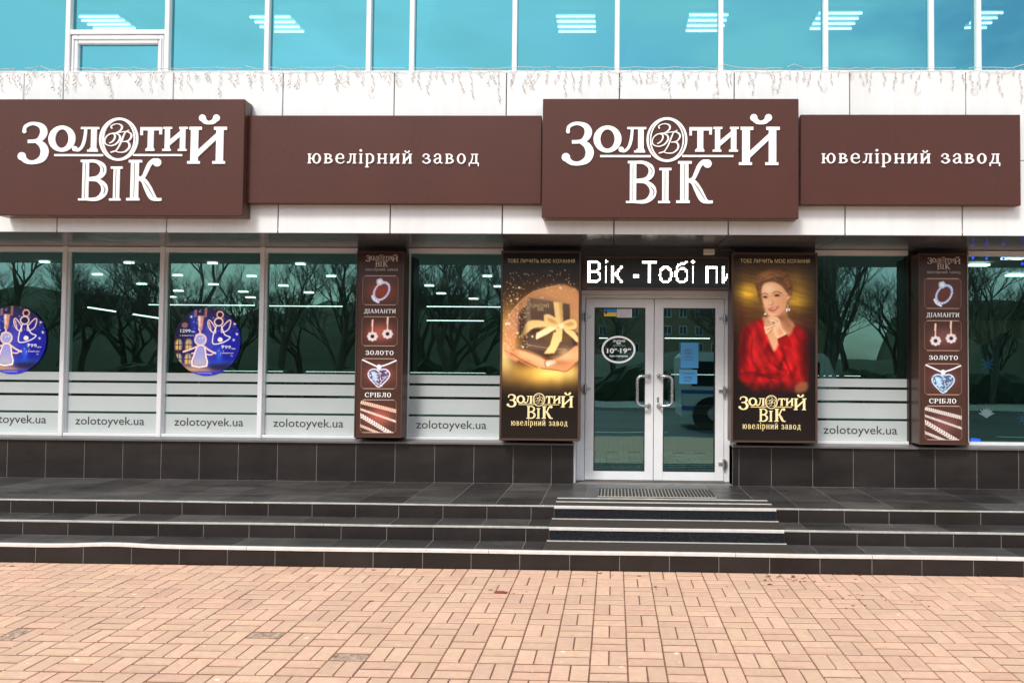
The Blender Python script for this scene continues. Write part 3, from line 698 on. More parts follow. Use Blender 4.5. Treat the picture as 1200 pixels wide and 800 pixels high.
# header over the windows, soffit
MB().box(XL, XR, YWIN-.04, YWIN+.12, WHEAD+.004, WHEAD+.35).build('window_header', M['frame_grey'], bld)
FZ0 = 2.972; FZ1 = 4.587; YF = 7.2
bj = [W(p,262,YF)[0] for p in (66.5,195,325.5,457,588.5,719.5,853.5,990.5,1128)]
tj = [W(p,105,YF)[0] for p in (28,74,203,331.5,462,593.5,726,860.5,996,1132)]
d_ = bj[1]-bj[0]
bj = [bj[0]-d_*k for k in (4,3,2,1)]+bj+[bj[-1]+d_*k for k in (1,2,3)]
tj = [tj[0]-d_*k for k in (3,2,1)]+tj+[tj[-1]+d_*k for k in (1,2,3)]
soz = WHEAD+.03
MB().box(bj[0], bj[-1], YF+.02, YWIN+.2, FZ0+.06, FZ1-.03).build('canopy_core', M['gap'], bld)
for a, b in zip(bj, bj[1:]):
    piece('fascia_panel', a+.006, b-.006, YF, YF+.03, FZ0, 3.70, M['white_panel'], bld, c=.004)
    mb = MB(); p, q = a+.005, b-.005                       # soffit panel, sloping up gently to the window head
    zb_ = WHEAD+.006
    mb.add([(p,YF+.006,FZ0-.001),(q,YF+.006,FZ0-.001),(q,YWIN-.04,zb_),(p,YWIN-.04,zb_),(p,YF+.006,FZ0+.02),(q,YF+.006,FZ0+.02),(q,YWIN-.04,zb_+.02),(p,YWIN-.04,zb_+.02)],
           [(3,2,1,0),(4,5,6,7),(0,1,5,4),(2,3,7,6),(0,4,7,3),(1,2,6,5)])
    mb.build('soffit_panel', M['soffit'], bld)
for a, b in zip(tj, tj[1:]):
    piece('fascia_panel', a+.005, b-.005, YF, YF+.03, 3.706, FZ1, M['white_panel'], bld, c=.004)
MB().box(tj[0], tj[-1], YF+.003, 7.5, FZ1-.02, FZ1+.004).build('fascia_capping', M['white_panel'], bld)
# upper glazing
YU = 7.37
um = [(x, .024) for x in (W(p,40,YU)[0] for p in (-162,-45,79,195.2,312.3,431.8,482.6,603,723.3,845,968,1092,1147.5,1268,1390))]
UT = 8.0
for x, h in um: MB().box(x-h, x+h, YU, YU+.12, FZ1+.003, UT+.4, .004).build('mullion', M['frame'], bld)
MB().box(um[0][0], um[-1][0], YU+.04, YU+.14, UT+.401, 9.0).build('upper_wall', M['white_panel'], bld)
for i, ((a, _), (b, _)) in enumerate(zip(um, um[1:])):
    a += .024; b -= .024
    if i == 2:
        zt0, zt1 = W(137,40,YU)[1], W(137,34.5,YU)[1]
        MB().box(a, b, YU+.004, YU+.1, zt0, zt1, .004).build('transom', M['frame'], bld)
        z1_ = zt0-.006; za = FZ1+.006
        wo = MB()
        s0, s1 = W(90,60,YU)[0], W(184,60,YU)[0]; zg = W(137,50.5,YU)[1]
        for q in ((a+.012,s0,za,z1_),(s1,b-.012,za,z1_),(s0+.001,s1-.001,zg,z1_),(s0+.001,s1-.001,za,za+.02)): wo.box(q[0],q[1],YU+.012,YU+.09,q[2],q[3],.006)
        wo.box(a+.03,b-.03,YU+.0,YU+.011,z1_-.045,z1_-.032); wo.box(a+.03,a+.043,YU+.0,YU+.011,za,z1_-.046); wo.box(b-.043,b-.03,YU+.0,YU+.011,za,z1_-.046)
        ws = wo.build('opening_sash', M['frame'], bld)
        MB().add([(s0,YU+.05,za),(s1,YU+.05,za),(s1,YU+.05,zg),(s0,YU+.05,zg)], [(0,1,2,3)]).build('pane', M['upper_glass'], ws)
        MB().add([(a,YU+.05,zt1),(b,YU+.05,zt1),(b,YU+.05,UT+.4),(a,YU+.05,UT+.4)], [(0,1,2,3)]).build('window_pane', M['upper_glass'], bld)
    else:
        MB().add([(a,YU+.05,FZ1+.004),(b,YU+.05,FZ1+.004),(b,YU+.05,UT+.4),(a,YU+.05,UT+.4)], [(0,1,2,3)]).build('window_pane', M['upper_glass'], bld)
for o in [c for c in bld.children if c.name.startswith('window_pane')]:
    for v in o.data.vertices: v.co.y += random.uniform(-.006, .006)
# rooms behind the glass
def room(z0, z1, y0, y1, tagm):
    a, b = XL-2, XR+2
    MB().box(a, b, y0, y1, z0-.12, z0).build('room_floor', M['floor_in'], bld)
    MB().box(a, b, y0, y1, z1, z1+.12).build('room_ceiling', M['ceil_in'], bld)
    MB().box(a, b, y1, y1+.1, z0, z1).build('room_wall', tagm, bld)
    for x in (a-.1, b): MB().box(x, x+.1, y0, y1, z0, z1).build('room_wall', tagm, bld)
room(ZP-.03, 3.12, YDOOR+.1, 16, M['wall_in'])
room(4.5, 7.58, YU+.16, 16, M['wall_in'])

# ================================================================== ENTRANCE DOOR (a part of the building)
def dx(p, y=450): return W(p, y, YDOOR)[0]
def dz(y, x=766): return W(x, y, YDOOR)[1]
top0 = dz(346); bot = ZP+.004
xo, xi, xm, xj, xk = dx(682.5), dx(686), dx(766), dx(848), dx(853.5)
fr = MB()
fr.box(xo-.06, xi-.004, YDOOR-.02, YDOOR+.1, bot, top0, .004).box(xj+.004, xk+.02, YDOOR-.02, YDOOR+.1, bot, top0, .004).box(xi-.004, xj+.004, YDOOR-.02, YDOOR+.1, dz(350), top0, .004)
fr.box(xo-.06, xk+.02, YDOOR-.05, YDOOR+.1, top0+.003, dz(340.5), .006)
fr.box(xk+.025, xk+.05, YDOOR-.06, YDOOR+.1, bot, top0)
dfr = fr.build('door_frame', M['frame'], bld)
MB().box(DX0-.01, xo-.062, YW+.03, YDOOR+.1, bot, 2.5).build('door_jamb', M['frame'], bld)
MB().box(xk+.055, DX1+.01, YW+.03, YDOOR+.1, bot, 2.5).build('door_jamb', M['frame'], bld)
MB().box(DX0, DX1, YDOOR-.05, YDOOR+.1, dz(339.6), WHEAD+.1).build('door_header', M['frame_grey'], bld)
gz0, gz1 = dz(551.5), dz(361)
for side, (a, b, g0, g1) in enumerate(((xi, xm-.003, dx(696.2), dx(755.6)), (xm+.003, xj, dx(777), dx(837.5)))):
    mb = MB(); z0, z1 = bot+.012, dz(350)-.004
    mb.box(a, g0, YDOOR-.03, YDOOR+.03, z0, z1, .004).box(g1, b, YDOOR-.03, YDOOR+.03, z0, z1, .004).box(g0-.0, g1+.0, YDOOR-.028, YDOOR+.03, z0, gz0, .003).box(g0, g1, YDOOR-.028, YDOOR+.03, gz1, z1, .003)
    dr = mb.build('glass_door', M['frame'], bld)
    MB().add([(g0,YDOOR,gz0),(g1,YDOOR,gz0),(g1,YDOOR,gz1),(g0,YDOOR,gz1)], [(0,1,2,3)]).build('pane', M['door_glass'], dr)
    rb = MB()
    for q in ((g0,g0+.008,gz0,gz1),(g1-.008,g1,gz0,gz1),(g0+.009,g1-.009,gz0,gz0+.008),(g0+.009,g1-.009,gz1-.008,gz1)): rb.box(q[0],q[1],YDOOR-.031,YDOOR-.006,q[2],q[3])
    rb.build('rubber_gasket', M['black'], dr)
    hx = dx(760 if side == 0 else 772); hb = dx(746.5 if side == 0 else 787); hz1, hz0 = dz(440.5), dz(475); s = 1 if hb > hx else -1; r = .055
    y = YDOOR-.095
    pts = [(hx,YDOOR-.03,hz1),(hx,y+.02,hz1),(hx+s*.02,y,hz1)]+[(hb-s*r+s*r*math.sin(t),y,hz1-r+r*math.cos(t)) for t in (0,.4,.8,1.2,1.57)]+[(hb-s*r+s*r*math.cos(t),y,hz0+r-r*math.sin(t)) for t in (0,.4,.8,1.2,1.57)]+[(hx+s*.02,y,hz0),(hx,y+.02,hz0),(hx,YDOOR-.03,hz0)]
    MB().tube(pts, .0165, 12).build('handle', M['steel'], dr, smooth=True)
    for zz in (hz0, hz1): MB().tube([(hx,YDOOR-.0305,zz),(hx,YDOOR-.045,zz)], .026, 16).build('handle_rose', M['steel'], dr)
    ex = a if side == 0 else b
    for yy in ((372,456) if side == 0 else (373,457,541.5)):
        z = dz(yy); e = 1 if side == 0 else -1
        hm = MB().tube([(ex,YDOOR-.055,z-.05),(ex,YDOOR-.055,z+.05)], .018, 10).box(ex+e*.012, ex+e*.062, YDOOR-.05, YDOOR-.031, z-.012, z+.014).box(ex-e*.034, ex-e*.012, YDOOR-.05, YDOOR-.021, z-.03, z+.03)
        hm.build('hinge', M['steel'], dr)
    if side: 
        lz = dz(468); lx = dx(771); MB().box(lx-.012, lx+.012, YDOOR-.036, YDOOR-.03, lz-.03, lz+.03, .002).tube([(lx,YDOOR-.037,lz-.008),(lx,YDOOR-.044,lz-.008)], .007, 8).build('lock_plate', M['steel'], dr)
MB().box(xi, xj, YDOOR-.06, YDOOR+.1, ZP, bot+.008).build('threshold', M['sill'], bld)

# ================================================================== FASCIA SIGNS
def board(name, label, x0, x1, z0, z1, yf, yb, grp=None):
    t = thing(name, label, 'sign', grp)
    MB().box(x0, x1, yf, yf+.03, z0, z1, .006).build('face_panel', M['brown'], t)
    MB().box(x0+.004, x1-.004, yf+.031, yb, z0+.004, z1-.004).build('side_casing', M['brown_frame'], t)
    return t
YB, YSM = 7.03, 7.10
for (l_, r_, t_, b_, lx0, lx1, lt, lb, lab) in (
   (-4, 285.5, 116.2, 253, 19.5, 264.5, 134, 235, 'large brown sign with white logo lettering at the left end of the fascia'),
   (635.5, 936, 115.8, 256, 658, 914, 133.5, 238, 'large brown sign with white logo lettering directly above the entrance door')):
    mx_ = (max(l_,0)+r_)/2
    x0, x1 = W(l_,185,YB)[0], W(r_,185,YB)[0]; z1, z0 = W(mx_,t_,YB)[1], W(mx_,b_,YB)[1]
    s = board('logo_sign', lab, x0, x1, z0, z1, YB, 7.19, 'large brown logo signs')
    cx = (lx0+lx1)/2; yl = YB-.02
    logo('logo_lettering', W(lx0,185,yl)[0], W(lx1,185,yl)[0], W(cx,lt,yl)[1], W(cx,lb,yl)[1], YB-.001, M['letter'], s, .010, grooves=M['groove'])
for (l_, r_, t_, b_, a_, c_, zb_, lab) in (
   (289, 634.5, 135.3, 239, 361, 562, 192, 'long low brown sign reading two words, between the two large logo signs'),
   (938, 1196.3, 134.3, 240.5, 962.5, 1172, 191.8, 'long low brown sign reading two words, at the right end of the fascia')):
    mx_ = (l_+r_)/2; x0, x1 = W(l_,187,YSM)[0], W(r_,187,YSM)[0]; z1, z0 = W(mx_,t_,YSM)[1], W(mx_,b_,YSM)[1]
    s = board('name_sign', lab, x0, x1, z0, z1, YSM, 7.19, 'low brown signs between the logo signs')
    cx = (a_+c_)/2; zb = W(cx, zb_, YSM)[1]; xh = W(cx, zb_-11.3, YSM)[1]-zb
    xa, xb = W(a_,187,YSM)[0], W(c_,187,YSM)[0]; adv = lambda q: sum(SER[c][0]+.2 for c in q)-.2
    tot = adv('ювелірний завод'); w1 = adv('ювелірний')/tot; w2 = adv('завод')/tot
    serif('sign_word', 'ювелірний', xa, xa+(xb-xa)*w1, zb, xh, YSM-.001, M['letter'], s, .012, gap=.2)
    serif('sign_word', 'завод', xb-(xb-xa)*w2, xb, zb, xh, YSM-.001, M['letter'], s, .012, gap=.2)

# icicle light strings along the canopy edge
def icicle(x0, x1, label, seed):
    rnd = random.Random(seed); mb = MB(); bl = MB(); x = x0; top = []
    while x < x1:
        top.append((x, 7.185-rnd.uniform(0,.02), FZ1+.012+rnd.uniform(-.006,.016)+(.03 if rnd.random() < .05 else 0))); x += rnd.uniform(.05,.12)
    mb.tube(top, .0035, 4)
    x = x0+.03
    while x < x1-.02:
        ln = rnd.choice((.12,.2,.3,.38,.3,.24))*rnd.uniform(.7,1.1); z = FZ1+.01; px_ = x; pts = [(x,7.188,z)]
        for k in range(int(ln/.025)):
            z -= .025*rnd.uniform(.3,1.1); px_ += rnd.uniform(-.016,.016); pts.append((px_, 7.190-rnd.uniform(0,.010), z))
            if k % 3 == 2:
                e = rnd.uniform(-.02,.02); bl.tube([(px_,7.186,z),(px_+e,7.180,z-.018)], .0042, 4)
        if rnd.random() < .25:
            a = rnd.uniform(0,6); 
            for k in range(7): pts.append((px_+.03*math.cos(a+k*.8)-.03*math.cos(a), 7.184, z+.03*math.sin(a+k*.8)-.03*math.sin(a)))
        if len(pts) > 1: mb.tube(pts, .0022, 4, cap=False)
        x += rnd.uniform(.05,.11)
    t = thing('icicle_lights', label, 'string lights', 'icicle light strings along the canopy edge')
    mb.build('light_wire', M['wire'], t); stuff(bl.build('light_bulb', M['bulb'], t))
ex = [W(p,95,7.19)[0] for p in (-40, 28, 287, 480, 651, 921, 1133, 1260)]
for i, lab in enumerate(('icicle lights over the far left corner of the canopy edge', 'icicle lights above the left large logo sign', 'icicle lights above the left half of the long sign between the logo signs',
    'icicle lights above the right half of the long sign between the logo signs', 'icicle lights above the large logo sign over the door', 'icicle lights above the right long sign', 'icicle lights over the far right corner of the canopy edge')):
    icicle(ex[i]+.01, ex[i+1]-.01, lab, 20+i)

# ================================================================== LED TICKER
TY = 8.02
tx0, tx1 = W(686.5,320,TY)[0], W(854.5,320,TY)[0]; tz1, tz0 = W(770,300.8,TY)[1], W(770,338.5,TY)[1]
tk = thing('led_ticker', 'black dot-matrix display with scrolling white text above the glass door', 'display')
MB().box(tx0, tx1, TY+.012, TY+.10, tz0, tz1).build('casing', M['brown_frame'], tk)
fr = MB(); e = .016
for q in ((tx0,tx1,tz1-e,tz1),(tx0,tx1,tz0,tz0+e),(tx0,tx0+e,tz0+e,tz1-e),(tx1-e,tx1,tz0+e,tz1-e)): fr.box(q[0],q[1],TY-.006,TY+.011,q[2],q[3],.002)
fr.build('casing_frame', M['brown_frame'], tk)
MB().box(tx0+e, tx1-e, TY+.002, TY+.011, tz0+e, tz1-e).build('dot_panel', M['black'], tk)
for px_ in (714, 836): MB().disc(W(px_,302.5,TY)[0], TY-.008, tz1-.010, .006, .006, 10, .002).build('screw', M['steel'], tk)
# sample a sans face on a 96 x 16 grid
def dots():
    tmp = text('tmp', 'Вік -Тобі пи', 0, 99, -3.4, 16, 0, M['led'], None); me = tmp.data
    me.calc_loop_triangles(); co = np.array([v.co[:] for v in me.vertices])[:, [0,2]]
    b = co.min(0); g = np.zeros((24, 110), bool)
    xs, ys = np.meshgrid(np.arange(110)+.5, np.arange(-4, 20)+.5)
    for t in me.loop_triangles:
        a, b_, c = co[list(t.vertices)]
        s1 = (b_[0]-a[0])*(ys-a[1])-(b_[1]-a[1])*(xs-a[0]); s2 = (c[0]-b_[0])*(ys-b_[1])-(c[1]-b_[1])*(xs-b_[0]); s3 = (a[0]-c[0])*(ys-c[1])-(a[1]-c[1])*(xs-c[0])
        g |= ((s1 >= 0) & (s2 >= 0) & (s3 >= 0)) | ((s1 <= 0) & (s2 <= 0) & (s3 <= 0))
    bpy.data.objects.remove(tmp); return g
g = dots(); rowsel = np.where(g.any(1))[0]; r0 = rowsel.min(); r1 = rowsel.max()
lit = MB(); un = MB()
lx0, lx1 = W(688.5,320,TY)[0], W(855,320,TY)[0]-.02; ncol = 95; pit = (lx1-lx0)/ncol
lz0 = W(770,331.5,TY)[1]; lz1 = W(770,304.5,TY)[1]; pz = (lz1-lz0)/(r1-r0+1)
for r in range(-1, r1-r0+2):
    for c in range(ncol):
        on = 0 <= r <= r1-r0 and g[r+r0, c]
        x = lx0+(c+.5)*pit; z = lz0+(r+.5)*pz; h = .0064 if on else .004
        k = [(x+h*math.cos(a), TY-.0005, z+h*math.sin(a)) for a in (.39,1.18,1.96,2.75,3.53,4.32,5.1,5.89)]
        (lit if on else un).add(k, [tuple(range(7,-1,-1))])
stuff(lit.build('lit_dot', M['led'], tk)); stuff(un.build('unlit_dot', mat('unlit_dot', (.05,.055,.05), .4), tk))
sx = W(831,295,7.95)
bxo = MB().box(sx[0]-.058, sx[0]+.058, 7.93, 8.0, sx[1]-.028, sx[1]+.03, .006).build('sensor_box', M['beige'])
tag(bxo, 'small beige sensor box fixed under the canopy above the right end of the led display', 'sensor')
cb = MB().tube([(sx[0]+.06,7.97,sx[1]),(sx[0]+.12,7.97,sx[1]+.03),(sx[0]+.2,7.98,sx[1]+.035),(sx[0]+.3,7.98,sx[1]-.0),(sx[0]+.36,8.0,sx[1]-.03)], .006, 6).build('sensor_cable', M['black'], bxo)

# ================================================================== ART: helper for a box seen between photo columns
def lightbox(name, label, cat_, grp, xm0, xm1, zt, zb, yf, yb, frame_m, paint, nx, ny, estr, fw=.022, xyfn=None):
    t = thing(name, label, cat_, grp)
    x0, x1 = W(xm0,405,yf)[0], W(xm1,405,yf)[0]; cx = (xm0+xm1)/2; z1, z0 = W(cx,zt,yf)[1], W(cx,zb,yf)[1]
    MB().box(x0+.002, x1-.002, yf+.010, yb, z0+.002, z1-.002).build('casing', frame_m, t)
    fr = MB()
    for q in ((x0,x1,z1-fw,z1),(x0,x1,z0,z0+fw),(x0,x0+fw,z0+fw,z1-fw),(x1-fw,x1,z0+fw,z1-fw)): fr.box(q[0],q[1],yf-.006,yf+.012,q[2],q[3],.002)
    fr.build('casing_frame', frame_m, t)
    art('printed_face', (x0+fw*.6, x1-fw*.6, z0+fw*.6, z1-fw*.6), yf+.004, nx, ny, paint, art_mat(name+'_print', estr), t)
    def tow(px_, py_):            # photo coords -> world on this face
        return x0+(px_-xm0)/(xm1-xm0)*(x1-x0), z1-(py_-zt)/(zb-zt)*(z1-z0)
    return t, tow
# --- gift poster (photo coordinates 590..683 x 294..516, sheared upright)
def gift(U, V):
    Y = 295+V*220; X = 590-(Y-295)*7.2/220+U*94
    # work in the zoomed sketch units of the upper crop (7.27 per px, origin 580,290)
    x = (X-580)*7.27; y = (Y-290)*7.27
    p = Paint(x, y, (12,7,5))
    p.put(np.clip((y-120)/520,0,1), (74,48,26)); p.put(np.clip((y-1030)/260,0,1), (30,22,18))
    p.glow(300, 640, 400, 300, (150,98,42), .6); p.glow(110, 720, 130, 210, (246,196,110), .75); p.glow(420, 1075, 300, 110, (240,190,92), .95); p.glow(560, 1060, 170, 70, (255,226,140), .7); p.glow(70, 930, 80, 150, (255,226,150), .8)
    p.mod(1.0, .06, 60, 60, 0, 3)
    p.glow(560, 640, 260, 260, (214,160,96), .6)
    b2 = lambda q: [(a*7.27/6.15, 727+b*7.27/6.15) for a, b in q]
    # far hand
    p.poly([(110,592),(200,480),(340,375),(560,318),(660,330),(750,420),(760,900),(640,900),(300,520),(240,560),(150,605)], (206,146,96), 1, 2, 4)
    p.poly([(360,390),(560,330),(700,380),(740,520),(640,470),(420,440)], (222,164,110), .75, 9, 4); p.poly([(560,560),(740,520),(760,900),(640,900)], (232,180,120), .5, 10)
    p.poly([(110,590),(215,560),(235,640),(170,760),(150,900),(70,900),(85,740)], (214,150,110), .95, 2, 4)
    p.line([(200,490),(260,470),(300,430)], 9, (150,96,60), .7, 6)
    # box: lid and body
    p.poly([(262,498),(306,430),(312,640),(262,690)], (140,116,96), 1, 1)
    p.poly([(306,430),(512,458),(655,482),(655,716),(312,640)], (104,80,64), 1, 1); p.glow(400, 470, 130, 60, (150,120,98), .6); p.glow(640, 700, 60, 80, (52,38,32), .8)
    p.poly([(206,560),(262,500),(262,700),(206,760)], (104,78,60), 1, 2)
    p.line([(306,430),(655,482)], 5, (150,126,100), .8, 3)
    p.poly([(255,760),(330,690),(720,726),(720,860),(660,930),(400,930),(225,850)], (76,58,48), 1, 1)
    p.glow(330, 800, 90, 60, (116,90,72), .6)
    p.poly(b2([(190,95),(225,10),(555,20),(575,90),(520,150),(400,140)]), (100,76,62), 1, 1); p.glow(330, 850, 120, 40, (132,104,84), .5)
    p.line(b2([(205,80),(340,105),(520,122)]), 5, (190,160,110), .8, 3)
    p.poly([(420,740),(560,706),(650,740),(650,800),(430,800)], (120,92,50), .8, 4)
    for k, (a, b) in enumerate(((225,0),(230,60))): p.line(b2([(a-5,b),(a+10,b+40)]), 5, (210,180,130), .7, 3)
    # ribbon
    rb, rs, rl = (246,210,142), (206,160,92), (255,232,178)
    p.poly([(510,458),(588,470),(592,640),(530,650)], rb, 1, 1); p.poly([(560,468),(588,470),(592,640),(575,640)], rs, .8, 2)
    p.poly([(215,770),(240,700),(290,628),(400,622),(470,650),(540,675),(430,678),(330,690),(262,740)], rb, 1, 1, 3)
    p.poly([(350,785),(365,730),(470,672),(560,660),(520,700),(430,750)], rl, 1, 1, 3)
    p.poly([(425,575),(470,568),(540,610),(572,655),(520,680),(450,660),(425,625)], rb, 1, 1, 3); p.poly([(445,600),(500,610),(545,650),(480,640)], rs, .85, 2, 3)
    p.poly([(560,655),(610,622),(680,608),(712,640),(705,690),(650,700),(590,690)], rb, 1, 1, 3); p.poly([(600,655),(660,632),(692,650),(650,672)], rs, .85, 2, 3)
    p.poly([(590,680),(680,710),(722,770),(715,810),(660,760),(610,720)], rb, 1, 1, 3)
    p.poly([(530,680),(590,680),(575,800),(520,800)], rb, 1, 1)
    p.poly(b2([(430,-5),(492,-5),(485,50),(430,150),(352,152),(400,90)]), rb, 1, 1)
    p.poly(b2([(300,50),(300,0),(370,0),(330,30)]), rl, .9, 1)
    p.ell(575, 668, 24, 22, rl, 1)
    p.line([(112,588),(200,482),(340,377),(560,320)], 7, (250,200,150), .6, 5); p.glow(230, 700, 40, 130, (60,34,24), .55)
    p.glow(430, 960, 260, 40, (70,38,20), .7)
    sk, sd_, sl = (214,148,100), (140,84,52), (244,192,144)
    p.poly(b2([(75,-5),(150,-5),(140,60),(135,120),(75,130),(60,80)]), sk, 1, 2, 3)
    p.poly(b2([(70,130),(120,125),(165,175),(150,212),(100,185),(75,160)]), (214,148,108), 1, 2, 3)
    p.poly(b2([(105,130),(165,120),(300,170),(365,195),(440,190),(520,150),(570,105),(615,90),(640,120),(640,180),(600,205),(520,277),(320,255),(240,240),(165,200)]), sk, 1, 1, 3)
    p.poly(b2([(160,140),(220,135),(330,170),(365,210),(350,250),(240,205),(170,170)]), sl, .7, 4, 3)
    p.line(b2([(110,150),(200,205),(300,250)]), 9, sd_, .8, 5); p.line(b2([(365,200),(360,225),(370,248)]), 8, sd_, .8, 5)
    p.poly(b2([(400,180),(520,150),(590,110),(640,110),(640,170),(540,210),(440,215)]), (240,188,142), .6, 6, 3)
    p.poly(b2([(366,212),(400,202),(438,203),(440,220),(400,235),(372,246)]), (252,222,196), 1, 1, 3)
    p.line(b2([(330,258),(430,268),(520,277),(590,215)]), 8, sd_, .7, 5)
    p.glow(250, 990, 60, 30, (120,70,44), .35); p.glow(560, 980, 90, 26, (150,92,58), .45); p.glow(600, 900, 60, 50, (248,200,150), .5); p.glow(100, 850, 26, 60, (250,196,150), .5)
    for q in ([(80,800),(120,830),(150,880)],[(75,880),(110,900),(140,930)]): p.line(q, 6, sd_, .6, 6)
    r = random.Random(4)
    for _ in range(330):
        a = min(1, abs(r.gauss(0,.5))); sxx = r.gauss(170,95) if r.random() < .7 else r.uniform(60,700); syy = r.gauss(560,200) if sxx < 330 else r.uniform(170,430)
        if 60 < sxx < 740 and 190 < syy < 900: p.glow(sxx, syy, r.uniform(3,6), r.uniform(3,6), (255,236,190), (1-a)*.9)
    for a, b in ((212,342),(138,455),(575,342),(195,440),(90,655),(105,650),(120,655),(320,760),(190,730),(235,850)): p.glow(a, b, 9, 9, (255,250,225), 1)
    return p.c
t1, tw = lightbox('gift_poster', 'tall lit poster of hands holding a ribboned gift box, left of the door', 'poster', 'tall posters beside the door', 586.2, 680.2, 294, 516, 7.98, YWIN-.055, M['brown_frame'], gift, 200, 440, .26)
def poster_text(t, tw, ox):
    y0 = 7.983
    a, b = tw(ox+7.5, 308); c, d = tw(ox+86.5, 303.6)
    text('poster_slogan', 'ТОБІ ЛИЧИТЬ МОЄ КОХАННЯ', a, c, b, d, y0, M['gold_dim'], t, .002)
poster_text(t1, tw, 589.5-3.3)
a, zt = tw(623.5, 355.6); c, zb = tw(643, 364.4); logo('poster_logo', a, c, zt, zb, 7.982, M['gold_dim'], t1, .0015, 3)
a, zt = tw(594.5, 459.5); c, zb = tw(672.5, 490.5); logo('poster_logo', a, c, zt, zb, 7.982, M['gold'], t1, .003, 4, grooves=M['gold_dim'])
a, zb = tw(600, 498.6); c, zt = tw(666, 493.6); serif('poster_lettering', 'ювелірний завод', a, c, zb, zt-zb, 7.982, M['gold'], t1, .002, .2, 3, .0001)
# --- portrait poster
def lady(U, V):
    Y = 296+V*222; X = 860-(Y-296)*4.4/222+U*99
    x = (X-850)*7.27; y = (Y-290)*7.27
    p = Paint(x, y, (30,18,12))
    p.put(np.clip((y-70)/300,0,1), (112,82,36)); p.put(np.clip((y-400)/420,0,1), (60,42,32)); p.put(np.clip((y-900)/350,0,1), (28,21,18))
    p.glow(400, 400, 420, 190, (150,110,40), .75); p.glow(195, 380, 95, 70, (240,190,60), .9); p.glow(640, 440, 110, 66, (226,178,56), .9); p.glow(640, 330, 170, 110, (150,116,46), .6)
    p.poly([(60,470),(330,530),(330,660),(60,660)], (104,62,34), .55, 9); p.poly([(540,520),(830,610),(830,740),(540,640)], (110,66,38), .6, 9)
    p.mod(1.0, .12, 90, 14, 10, 8); p.put(np.clip((np.abs(x-400)-230)/190,0,1), (26,17,12), .75)
    b2 = lambda q: [(a*7.27/6.15, 727+b*7.27/6.15) for a, b in q]
    red, rd, rl = (158,20,24), (84,8,12), (208,44,40)
    # neck and chest
    p.poly([(430,545),(520,480),(530,580),(600,665),(560,760),(440,900),(400,880),(330,760),(315,600),(360,590)], (214,160,118), 1, 2, 3)
    p.poly([(470,560),(525,520),(530,600),(590,665),(545,720),(500,640)], (150,92,60), .85, 9, 3); p.glow(455, 600, 70, 30, (140,84,54), .7)
    # hair back, ears, face
    p.poly([(268,300),(300,235),(370,192),(460,185),(540,225),(578,310),(572,390),(545,440),(540,510),(515,480),(500,340),(420,270),(335,290),(300,420)], (84,52,30), 1, 2, 4)
    p.poly([(308,360),(330,305),(400,278),(480,300),(530,360),(545,385),(560,400),(552,440),(535,455),(525,500),(470,565),(415,590),(372,578),(342,530),(322,460)], (236,182,138), 1, 2, 4)
    p.poly([(470,330),(535,380),(540,450),(520,510),(450,575),(415,588),(470,520),(500,430)], (184,124,86), .85, 13, 3); p.poly([(318,440),(345,530),(375,575),(365,540),(340,450)], (206,150,112), .6, 8)
    p.glow(375, 345, 50, 36, (252,216,182), .8); p.glow(352, 470, 26, 26, (248,196,162), .7); p.glow(462, 462, 30, 26, (232,162,128), .7); p.glow(346, 412, 30, 16, (176,118,88), .6); p.glow(448, 398, 34, 17, (170,112,82), .65); p.glow(410, 470, 12, 26, (196,136,100), .5); p.glow(390, 465, 8, 10, (255,222,190), .7); p.glow(405, 560, 34, 16, (250,206,170), .6)
    # eyes, brows, nose, mouth
    p.line([(322,395),(342,384),(368,392)], 5, (96,58,38), .75, 6); p.line([(412,384),(445,368),(488,384)], 6, (92,56,36), .75, 7)
    p.ell(346, 420, 18, 6, (86,56,44), .9, 4, .8); p.ell(449, 405, 21, 7, (84,54,42), .9, -4, .8); p.ell(346, 421, 6, 5, (34,22,18)); p.ell(450, 406, 7, 5, (34,22,18)); p.line([(328,417),(346,411),(364,416)], 3, (50,30,24), .9, 3); p.line([(428,404),(448,395),(470,400)], 3.5, (50,30,24), .9, 3)
    p.line([(398,400),(388,440),(380,468)], 5, (218,164,130), .5, 8); p.line([(378,481),(396,486),(412,477)], 4, (170,106,80), .6, 6)
    p.poly([(364,522),(400,506),(430,504),(466,494),(448,522),(418,542),(386,540)], (196,98,84), .9, 1, 3); p.poly([(384,521),(410,514),(444,505),(428,518),(402,524)], (246,228,214), .9, 1, 3); p.glow(415, 552, 24, 6, (188,130,98), .5)
    # hair front
    p.poly([(268,310),(280,250),(340,196),(420,180),(520,205),(575,280),(582,360),(560,400),(535,385),(500,330),(440,290),(380,285),(335,300),(312,350),(312,430),(330,500),(300,470),(285,380)], (120,80,48), 1, 2, 4)
    hm_ = blur(p.mask([(p_[0],p_[1]) for p_ in cat([(a,b,0) for a,b in [(262,310),(280,240),(340,190),(430,175),(530,200),(585,290),(575,420),(545,450),(500,330),(440,290),(380,285),(330,300),(312,350),(312,430),(330,500),(300,470),(280,380)]],3)]),1)
    p.mod(hm_, .22, 60, 8, -25, 11); p.glow(360, 235, 70, 26, (170,120,72), .6)
    for q, w, cc in (([(285,300),(330,240),(400,262)],14,(164,116,70)),([(330,235),(400,205),(460,235)],16,(158,112,68)),([(400,262),(470,250),(530,320)],16,(90,58,36)),([(440,215),(520,250),(560,330)],14,(150,104,62)),([(300,330),(300,380),(312,430)],10,(150,104,64)),([(480,210),(550,270),(572,350)],8,(70,44,28)),([(350,270),(400,240),(450,270)],10,(178,130,84))):
        p.line(q, w*.7, cc, .5, 9)
